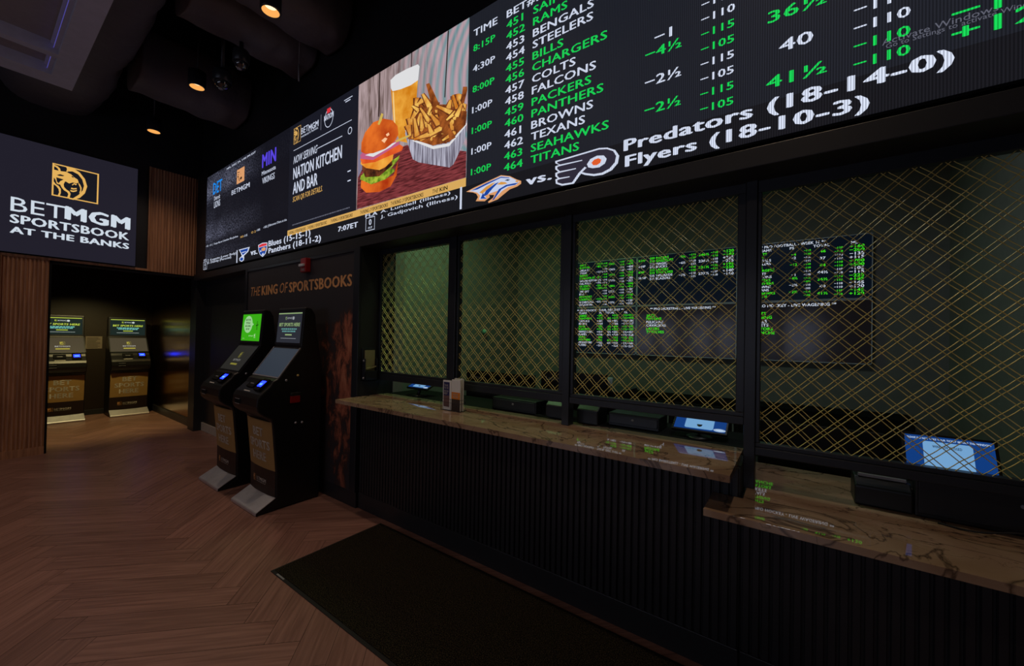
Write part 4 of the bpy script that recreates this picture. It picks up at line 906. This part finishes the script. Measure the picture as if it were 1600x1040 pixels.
def f_hockey(mb, P, x, z, w, h):
    d = h/16.3; zr = lambda r: z+h-(r+1)*d
    text(mb, P, '** PRO HOCKEY - THUR, DEC 21ST **', x+.24*w, zr(0), d*.72, w*.62, 0, .02)
    for t, f in (('TEAMS', .27), ('PL', .55), ('TOTAL', .63), ('GL', .87)): text(mb, P, t, x+f*w, zr(1), d*.72, None, 0, .02, 0, .002, 1.05)
    z2_ = lambda r: zr(r+2)
    for i, n_ in enumerate(['SABRES', 'LIGHTNING', 'CAPITALS', 'BRUINS', 'BLUES', 'B JACKETS', 'MAPLE LEAFS', 'FLAMES', 'STARS', 'PANTHERS', 'PREDATORS', 'FLYERS']): text(mb, P, n_, x+.27*w, z2_(i), d*.74, None, 1 if (i//2) % 2 == 0 else 0, .02, 0, .002, .95); text(mb, P, str(21+i), x+.14*w, z2_(i), d*.74, None, 1 if (i//2) % 2 == 0 else 0, .02)
    numcols(mb, P, x, w, z2_, 12, d*.74, ((.52, 'ml'), (.66, 'six'), (.72, 'ml'), (.84, 'gl'), (.91, 'ml')), 8)
def f_hoops(mb, P, x, z, w, h):
    d = h/16.3; zr = lambda r: z+h-(r+1)*d
    for i, n_ in enumerate(['PACERS', 'GRIZZLIES', 'MAGIC', 'BUCKS', 'LAKERS', 'TWOLVES', 'WIZARDS', 'BLAZERS']):
        c = 1 if (i//2) % 2 == 0 else 0; text(mb, P, n_, x+w*.2, zr(i), d*.78, None, c, .02, 0, .002, 1.1); text(mb, P, str(509+i), x+w*.13, zr(i), d*.78, None, c, .02)
        text(mb, P, '\u2212110', x+w*.555, zr(i), d*.68, None, c, .02); text(mb, P, '\u2212110', x+w*.77, zr(i), d*.68, None, c, .02); text(mb, P, ('+120', '\u2212140', '+225', '\u2212275', '+195', '\u2212230', '+140', '\u2212160')[i], x+w*.885, zr(i), d*.85, None, c, .02, 0, .002, 1.2)
        if i % 2 == 0:
            text(mb, P, ('8:10P', '8:10P', '8:00P', '10:10P')[i//2], x+w*.0, zr(i+.5), d*.74, None, c, .02); text(mb, P, ('\u22122\u00bd', '\u22126\u00bd', '\u22125', '\u22123\u00bd')[i//2], x+w*.45, zr(i+.4), d*.78, None, c, .02); text(mb, P, ('246\u00bd', '236\u00bd', '231\u00bd', '237\u00bd')[i//2], x+w*.65, zr(i+.4), d*.8, None, c, .02, 0, .002, 1.2)
def f_hoops_live(mb, P, x, z, w, h):
    d = h/14.5; zr = lambda r: z+h-(r+1)*d
    text(mb, P, '** PRO BASKETBALL - LIVE WAGERING **', x+w*.14, zr(0), d*.72, w*.68, 0, .02)
    for i, n_ in enumerate(['JAZZ', 'PISTONS', 'PELICANS', 'CAVALIERS', 'LAKERS', 'TWOLVES']): text(mb, P, n_, x+w*.10, zr(2+i), d*.78, None, 1 if (i//2) % 2 == 0 else 0, .02, 0, .002, 1.05)
def f_football(mb, P, x, z, w, h):
    d = h/17.0; zr = lambda r: z+h-(r+3.2)*d
    text(mb, P, '** PRO FOOTBALL - WEEK 16 **', x+w*.17, z+h-d*1.1, d*.8, w*.52, 0, .02)
    for t, f in (('#', .10), ('TEAMS', .16), ('PS', .42), ('TOTAL', .60), ('ML', .87)): text(mb, P, t, x+f*w, z+h-d*2.15, d*.75, None, 0, .02, 0, .002, 1.1)
    table(mb, P, ROWS, 0, zr, d*.75, 1.05, dict(team=x+.12*w, ps=x+.45*w, juice=x+.53*w, tot=x+.67*w, ou=x+.755*w, ml=x+.86*w), False, .02)
def f_hockey_live(mb, P, x, z, w, h):
    d = h/14.5; zr = lambda r: z+h-(r+1)*d
    text(mb, P, '** PRO HOCKEY - LIVE WAGERING **', x+w*.11, zr(0), d*.75, w*.66, 0, .02)
    for i, n_ in enumerate(['KNIGHTS', 'LIGHTNING', 'CAPITALS', 'B JACKETS', 'PREDATORS', 'AVALANCHE']): text(mb, P, n_, x+w*.05, zr(2+i), d*.78, None, 1 if (i//2) % 2 == 0 else 0, .02, 0, .002, 1.05)
monitor(0, 1, 'upper monitor of the left column, a full list of college odds in green and white', f_college, 1)
monitor(0, 0, 'lower monitor of the left column, listing a Thursday hockey card', f_hockey, 1)
monitor(1, 1, 'upper middle monitor with four basketball games listed at its top', f_hoops, 1)
monitor(1, 0, 'lower middle monitor headed pro basketball live wagering', f_hoops_live, 0)
monitor(2, 1, 'upper right monitor headed pro football week 16', f_football, 1)
monitor(2, 0, 'lower right monitor headed pro hockey live wagering', f_hockey_live, 0)

# staff monitors seen from behind, payment screens, printers on the inner counter
def staff_monitor(x0, x1, y, z0, z1, zc, label, logo):
    r = thing('staff_monitor', label, 'monitor', ((x0+x1)/2, y, zc), 0, 'staff monitors seen from behind')
    mb = MB(); mb.box(x0, x1, y, y+.03, z0, z1); mb.build('back_shell', office_dark, r, .006)
    c = (x0+x1)/2; mb = MB(); mb.box(c-.03, c+.03, y+.03, y+.055, zc+.012, (z0+z1)/2+.05); mb.build('stand', deep_black, r); mb = MB(); mb.box(c-.12, c+.12, y-.06, y+.14, zc+.0005, zc+.012); mb.build('foot', deep_black, r, .003)
    if logo:
        P = Plane((0, y, 0), (1, 0, 0), (0, -1, 0), VX); mb = MB(); text(mb, P, 'Lenovo', x0+.06, z1-.085, .04, .16, 0, .02); mb.build('lettering', silver, r)
staff_monitor(-2.90, -2.03, 3.2, .82, 1.29, .72, 'dark brown monitor back behind the leaflet rack', True)
staff_monitor(-1.955, -1.30, 3.2, .84, 1.345, .72, 'dark brown monitor back behind the middle window post', True)
staff_monitor(-.21, .45, 3.3, .78, 1.10, .72, 'dark monitor back low behind the widest grille', False)
SB = glow('pay_screen_blue', (16, 58, 124), 1, 0, True); SB2 = glow('pay_screen_pale', (112, 160, 204), 1, 0, True); SW2 = glow('pay_screen_white', (180, 205, 235)); SBK = glow('pay_screen_ink', (22, 40, 66))
def pay_screen(c, zc, tilt, label, bright=1, wd=.30, ht=.19, turn=0):
    r = thing('payment_screen', label, 'screen', (0, 0, 0), 0, 'tilted payment screens')
    up = Vector((0, math.sin(tilt), math.cos(tilt))); nn = Vector((0, -math.cos(tilt), math.sin(tilt))); o = Vector((0, 0, c[2]-zc))
    class T:
        n = nn
        def p(s, a, b, d=0): return o+Vector((1, 0, 0))*a+up*b+nn*d
    T = T()
    def slab(a0, a1, b0, b1, d0, d1):
        lo = [T.p(a0, b0, d0), T.p(a1, b0, d0), T.p(a1, b1, d0), T.p(a0, b1, d0)]; hi = [T.p(a0, b0, d1), T.p(a1, b0, d1), T.p(a1, b1, d1), T.p(a0, b1, d1)]
        mb.faces(lo+hi, [(0, 3, 2, 1), (4, 5, 6, 7), (0, 1, 5, 4), (1, 2, 6, 5), (2, 3, 7, 6), (3, 0, 4, 7)])
    mb = MB(); slab(-wd/2-.012, wd/2+.012, -.012, ht+.012, -.018, 0); mb.build('case', black_plastic, r, .004)
    mb = MB(); mb.face([T.p(-wd/2, 0, .001), T.p(wd/2, 0, .001), T.p(wd/2, ht, .001), T.p(-wd/2, ht, .001)]); sc = mb.build('screen', SB, r, 0, True)
    mb = MB(); a0, a1, b0, b1, q = -wd*.29, wd*.27, ht*.06, ht*.86, .012; P = []
    for (cx_, cy_, s0) in ((a1-q, b1-q, 0), (a0+q, b1-q, 90), (a0+q, b0+q, 180), (a1-q, b0+q, 270)):
        for k_ in range(5): aa = math.radians(s0+22.5*k_); P.append(T.p(cx_+q*math.cos(aa), cy_+q*math.sin(aa), .002))
    mb.face(P, 0); text(mb, T, 'PLEASE DO NOT TAKE YOUR TICKET BEFORE THE WINDOW', -wd*.47, ht*.90, .009, wd*.94, 1, .02, 0, .002); text(mb, T, 'WINDOW CLOSED', -wd*.18, ht*.70, .012, wd*.33, 2, .02, 0, .003)
    disc(mb, T, wd*.39, ht*.1, .032, .013, 1, .002); ring(mb, T, wd*.39, ht*.1, .027, .0095, .002, 2, .003)
    mb.build('message', [SB2, SW2, SBK], sc)
    mb = MB(); mb.tube([(0, .02, .012), (0, .03, (c[2]-zc)*.5), (0, .03+.01, c[2]-zc+ht*.3*math.cos(tilt))], .016, 8); mb.build('stand', black_plastic, r); mb = MB(); mb.lathe((0, .03, .0005), [(0, 0), (.075, 0), (.075, .008), (.05, .014), (0, .014)], 20); mb.build('foot', black_plastic, r)
    r.location = (c[0], c[1], zc); r.rotation_euler = (0, 0, turn); return r
pay_screen((-3.00, 2.60, 1.142), 1.06, 1.18, 'small tilted blue payment screen in the slot under the first grille', 1, .27, .15)
pay_screen((-.47, 2.60, 1.112), 1.06, 1.02, 'blue payment screen in the slot beside the wide window post', 1, .285, .175)
pay_screen((.575, 2.60, 1.06), .89, .42, 'large blue payment screen seen through the widest grille', 1, .285, .175)
def printer(x, y, z, label, w=.15, d=.17, h=.15, group='receipt printers'):
    r = thing('receipt_printer', label, 'printer', (x, y, z), 0, group)
    mb = MB(); mb.prism([(-d/2, 0), (d/2, 0), (d/2, h), (-d*.2, h), (-d/2, h*.72)], lambda u, v, e: (x+e, y+u, z+.001+v), -w/2, w/2); mb.build('case', black_plastic, r, .008)
    mb = MB(); mb.box(x-w*.42, x+w*.42, y-d*.22, y-d*.14, z+h, z+h+.014); mb.build('paper_slot', silver, r, .002)
printer(.335, 2.57, .89, 'black receipt printer on the lower countertop under the widest grille', .20, .17, .125)
printer(-1.16, 2.60, 1.06, 'black receipt printer in the slot just right of the middle post', .16, .17, .135)
printer(-1.43, 2.62, 1.06, 'black receipt printer in the slot just left of the middle post', .15, .17, .13)
def box_unit(x0, x1, y0, y1, z, h, label):
    r = thing('cash_drawer_unit', label, 'cash drawer', ((x0+x1)/2, (y0+y1)/2, z)); mb = MB(); mb.box(x0, x1, y0, y1, z+.001, z+h); mb.build('case', black_plastic, r, .006)
    mb = MB(); mb.box(x0+.01, x1-.01, y0-.006, y0, z+.02, z+h-.012); f = mb.build('drawer_front', black_satin, r, .003); mb = MB(); c = (x0+x1)/2; mb.lathe((c, y0-.0065, z+h*.6), [(0, -.004), (.008, -.004), (.009, 0)], 12, 0, True, 'y'); mb.build('lock', silver, f)
box_unit(-2.03, -1.60, 2.56, 2.78, 1.06, .10, 'black cash drawer in the slot behind the leaflet rack')
box_unit(-1.04, -.70, 2.60, 2.80, 1.06, .09, 'black cash drawer in the slot under the third grille')
box_unit(.438, 1.05, 2.482, 2.54, .89, .205, 'black cash drawer in the slot under the widest grille')  # height and width shaped to block the payment screen's reflection in the stone
def cable(pts, label, r=.004):
    P = [Vector(p) for p in pts]; path = []
    for i in range(len(P)-1):
        a, b, c, d = P[max(i-1, 0)], P[i], P[i+1], P[min(i+2, len(P)-1)]
        for j in range(6):
            t = j/6; path.append(.5*((2*b)+(c-a)*t+(2*a-5*b+4*c-d)*t*t+(3*b-a-3*c+d)*t**3))
    path.append(P[-1]); mb = MB(); mb.tube(path, r, 6); tag(mb.build('cable', rubber), label, 'cable')
cable([(.50, 2.44, .895), (.60, 2.40, .90), (.72, 2.38, .935), (.84, 2.41, .91), (.98, 2.45, .895)], 'black cable arching over the lower stone countertop at the far right')
cable([(-1.60, 2.54, 1.065), (-1.53, 2.5, 1.08), (-1.48, 2.52, 1.067), (-1.40, 2.51, 1.065)], 'short black cable on the stone beside the middle post')
dk2 = thing('office_desk', 'dark office desk behind the teller windows under the staff monitors', 'desk', (-1.2, 3.4, 0))
mb = MB(); mb.box(-3.1, .95, 3.05, 3.8, .69, .72); mb.build('top', office_dark, dk2, .003)
for q in (-3.05, -1.1, .87): mb = MB(); mb.box(q, q+.03, 3.08, 3.77, 0, .69); mb.build('leg', office_dark, dk2)
mb = MB(); mb.lathe((-1.325, 3.3, 1.203), [(0, .0), (.028, .0), (.038, .11), (.035, .11), (.026, .004)], 18); mb.v = [(x, y, z) for x, y, z in mb.v]
tag(mb.build('paper_cup', mat('pale_cup', (190, 205, 196), .5)), 'pale paper cup on a dark computer tower behind the third grille', 'cup')
mb = MB(); mb.box(-1.40, -1.2, 3.26, 3.7, .7205, 1.202); tag(mb.build('computer_tower', office_dark, None, .006), 'dark computer tower on the office desk under the pale cup', 'computer')
cz = thing('low_credenza', 'long dark low cabinet along the office wall under the odds monitors', 'cabinet', (-1.2, 5.3, 0))
mb = MB(); mb.box(-2.6, .9, 5.1, 5.515, .06, .93); mb.build('carcass', office_dark, cz, .004)
for i in range(5): mb = MB(); mb.box(-2.59+.7*i, -1.91+.7*i, 5.085, 5.1, .08, .90); dd = mb.build('door', office_dark, cz, .003); mb = MB(); mb.box(-1.97+.7*i, -1.955+.7*i, 5.07, 5.085, .6, .75); mb.build('handle', silver, dd)
mb = MB(); mb.box(-2.61, .91, 5.08, 5.515, .931, .95); mb.build('top', deep_black, cz)
wl = thing('wall_camera', 'small round camera with a pale green face on the green office side wall', 'camera', (-3.86, 4.62, 1.74))
mb = MB(); mb.lathe((-3.858, 4.62, 1.73), [(0, .06), (.022, .058), (.036, .04), (.04, .015), (.025, 0), (.0, 0)], 20, 0, True, 'x'); mb.build('body', mat('pale_green_plastic', (150, 220, 190), .2), wl)
wl.name = 'security_camera'

# ------------------------------------------------------------------ ceiling: downlights, cameras, ducts, coffered panel
AMB = glow('downlight_amber', (255, 176, 92), 1.0, 0, True); CORE = glow('downlight_core', (255, 226, 178), 1.6, 0, True)
def downlight(x, y, z, label, e=30, ang=118):
    r = thing('downlight', label, 'ceiling lamp', (x, y, z), 0, 'black can downlights under the ceiling')
    mb = MB(); mb.lathe((x, y, z), [(.066, .0), (.078, 0), (.08, .01), (.08, .17), (.0, .17)], 24); mb.build('can', black_satin, r)
    mb = MB(); mb.lathe((x, y, z), [(.066, .001), (.06, .03), (.045, .05)], 24); mb.build('reflector', AMB, r)
    mb = MB(); mb.lathe((x, y, z), [(.046, .048), (.0, .048)], 24); mb.build('bulb', CORE, r)
    mb = MB(); mb.tube([(x, y, z+.17), (x, y, 5.6)], .008, 8); mb.build('stem', black_satin, r)
    lamp('downlight_beam', 'SPOT', (x, y, z-.01), e, WARM, .05, math.radians(ang), (0, 0, 0), .9)
for x, lb in ((-3.62, 'nearest'), (-5.42, 'middle'), (-7.12, 'farthest')): downlight(x, 1.46, 4.36, 'black can downlight with an amber glow, %s of the row of three' % lb)
for x in (-1.8, .0): downlight(x, 1.46, 4.36, 'black can downlight out over the long countertop')
for x in (-7.1, -5.4, -3.6, -1.8, 0): downlight(x, -1.3, 4.36, 'black can downlight in the added row out of view over the open floor', 21, 156)  # unseen row added, with wide beams, to light the floor and grilles
def dome(x, y, z, r0, label, top):
    r = thing('dome_camera', label, 'camera', (x, y, z), 0, 'dome cameras under the ceiling')
    mb = MB(); mb.lathe((x, y, z), [(.0, .12), (r0*.9, .12), (r0, .09), (r0, .0), (r0*.9, -.005)], 24); mb.build('housing', black_satin, r)
    mb = MB(); mb.lathe((x, y, z), [(r0*.86, -.002), (r0*.8, -r0*.4), (r0*.55, -r0*.75), (0, -r0*.9)], 24); mb.build('dome', mat('smoked_dome', (40, 40, 44), .06, 0, .9, None, 1), r)
    mb = MB(); mb.lathe((x-.01, y-.01, z-r0*.86), [(0, -.006), (.02, -.004), (.026, .01)], 14); mb.build('lens_ring', silver, r)
    mb = MB(); mb.tube([(x, y, z+.12), (x, y, top)], .02, 10); mb.build('stem', black_satin, r)
dome(-5.02, 1.57, 4.33, .085, 'dome camera hanging low, with a shiny smoked cover catching the lamplight', 5.6)
dome(-4.62, 1.60, 4.40, .075, 'dome camera hanging just above and right of the shiny one', 4.61)
def duct(pts, rx, rz, label, seed):
    r = thing('air_duct', label, 'duct', pts[0], 0, 'wrapped air ducts'); P = [Vector(p) for p in pts]; mb = MB(); V = []; n = 60; seg = 28
    L_ = [(P[i+1]-P[i]).length for i in range(len(P)-1)]; T_ = sum(L_)
    for i in range(n+1):
        s = T_*i/n; j = 0
        while j < len(L_)-1 and s > L_[j]: s -= L_[j]; j += 1
        d = (P[j+1]-P[j]).normalized(); c = P[j]+d*s; side = Vector((-d.y, d.x, 0))
        for k_ in range(seg):
            a = 2*math.pi*k_/seg; ca, sa = math.cos(a), math.sin(a)
            e = .62; u = math.copysign(abs(ca)**e, ca); v = math.copysign(abs(sa)**e, sa)
            q = c+side*u*rx+Vector((0, 0, 1))*v*rz; nn = (side*u+Vector((0, 0, 1))*v).normalized()
            f = noise.noise(Vector((q.x*1.3+seed, q.y*1.3, q.z*1.3)))*.05+noise.noise(Vector((s*5.5+seed, a*1.2, 0)))*.028
            V.append(q+nn*f)
    mb.faces(V, [(i*seg+k_, i*seg+(k_+1) % seg, (i+1)*seg+(k_+1) % seg, (i+1)*seg+k_) for i in range(n) for k_ in range(seg)]+[tuple(range(seg)), tuple(range(n*seg, (n+1)*seg))], 0, True)
    mb.build('wrap', duct_wrap, r)
    for f in (.25, .75):
        p = P[0].lerp(P[-1], f)
        mb = MB(); mb.tube([(p.x, p.y, p.z+rz*.9), (p.x, p.y, 5.6)], .006, 6); mb.build('hanger_rod', black_satin, r)
duct([(-9.2, .62, 4.98), (-2.2, .62, 4.98)], .46, .40, 'large wrapped trunk duct running above the coffered panel', 1.0)
duct([(-3.98, 1.13, 4.98), (-3.98, 2.24, 4.98)], .28, .34, 'wrapped branch duct above the nearest glowing downlight', 4.0)
duct([(-4.62, 1.13, 4.95), (-4.62, 2.24, 4.95)], .28, .32, 'wrapped branch duct between the nearest and middle downlights', 7.0)
duct([(-6.45, 1.13, 4.92), (-6.45, 2.24, 4.92)], .36, .33, 'wrapped branch duct between the middle and farthest downlights', 9.0)
cp = thing('coffered_ceiling_panel', 'pale grey hanging coffered ceiling panel with recessed fields', 'ceiling panel', (-4.4, -.6, 4.25))
mb = MB(); cx0, cx1, cy0, cy1 = -6.44, -1.6, -1.9, .64; zb = 4.25
xs_ = [cx0, -6.205, -5.795, -5.705, cx1]; 
mb.box(cx0, -6.205, cy0+.165, .475, zb, zb+.16).box(-5.795, -5.705, cy0+.165, .475, zb, zb+.16).box(cx0, cx1, .475, cy1, zb, zb+.16).box(cx0, cx1, cy0, cy0+.165, zb, zb+.16).box(cx1-.2, cx1, cy0+.165, .475, zb, zb+.16)
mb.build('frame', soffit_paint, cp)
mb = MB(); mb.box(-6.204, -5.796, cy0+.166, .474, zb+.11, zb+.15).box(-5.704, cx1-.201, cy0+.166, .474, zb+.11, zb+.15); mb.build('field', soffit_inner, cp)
mb = MB()
for x0_, x1_ in ((-6.205, -5.795), (-5.705, cx1-.2)): mb.box(x0_+.001, x1_-.001, .445, .474, zb+.045, zb+.1095).box(x0_+.001, x1_-.001, .425, .445, zb+.085, zb+.1095)
mb.build('moulding', soffit_paint, cp)
mb = MB()
for x0_, x1_ in ((-6.2, -5.80), (-5.70, cx1-.21)): mb.box(x0_, x1_, .4425, .4445, zb+.048, zb+.06)
mb.build('light_strip', glow('violet_strip', (92, 86, 190), .6, 0, True), cp)
for i, (x, y) in enumerate(((-6.3, .02), (-2, .02), (-6.3, -1.7), (-2, -1.7))): mb = MB(); mb.tube([(x, y, zb+.15), (x, y, 5.6)], .008, 6); mb.build('hanger_rod', black_satin, cp)
mb = MB(); mb.tube([(-4.3, 2.02, 5.6), (-4.3, 2.02, 4.50)], .0025, 5); mb.tube([(-4.3, 2.02, 4.50), (-4.295, 2.02, 4.32)], .007, 6); tag(mb.build('hanging_wire', silver), 'thin pale wire hanging from the dark ceiling near the video display', 'wire')
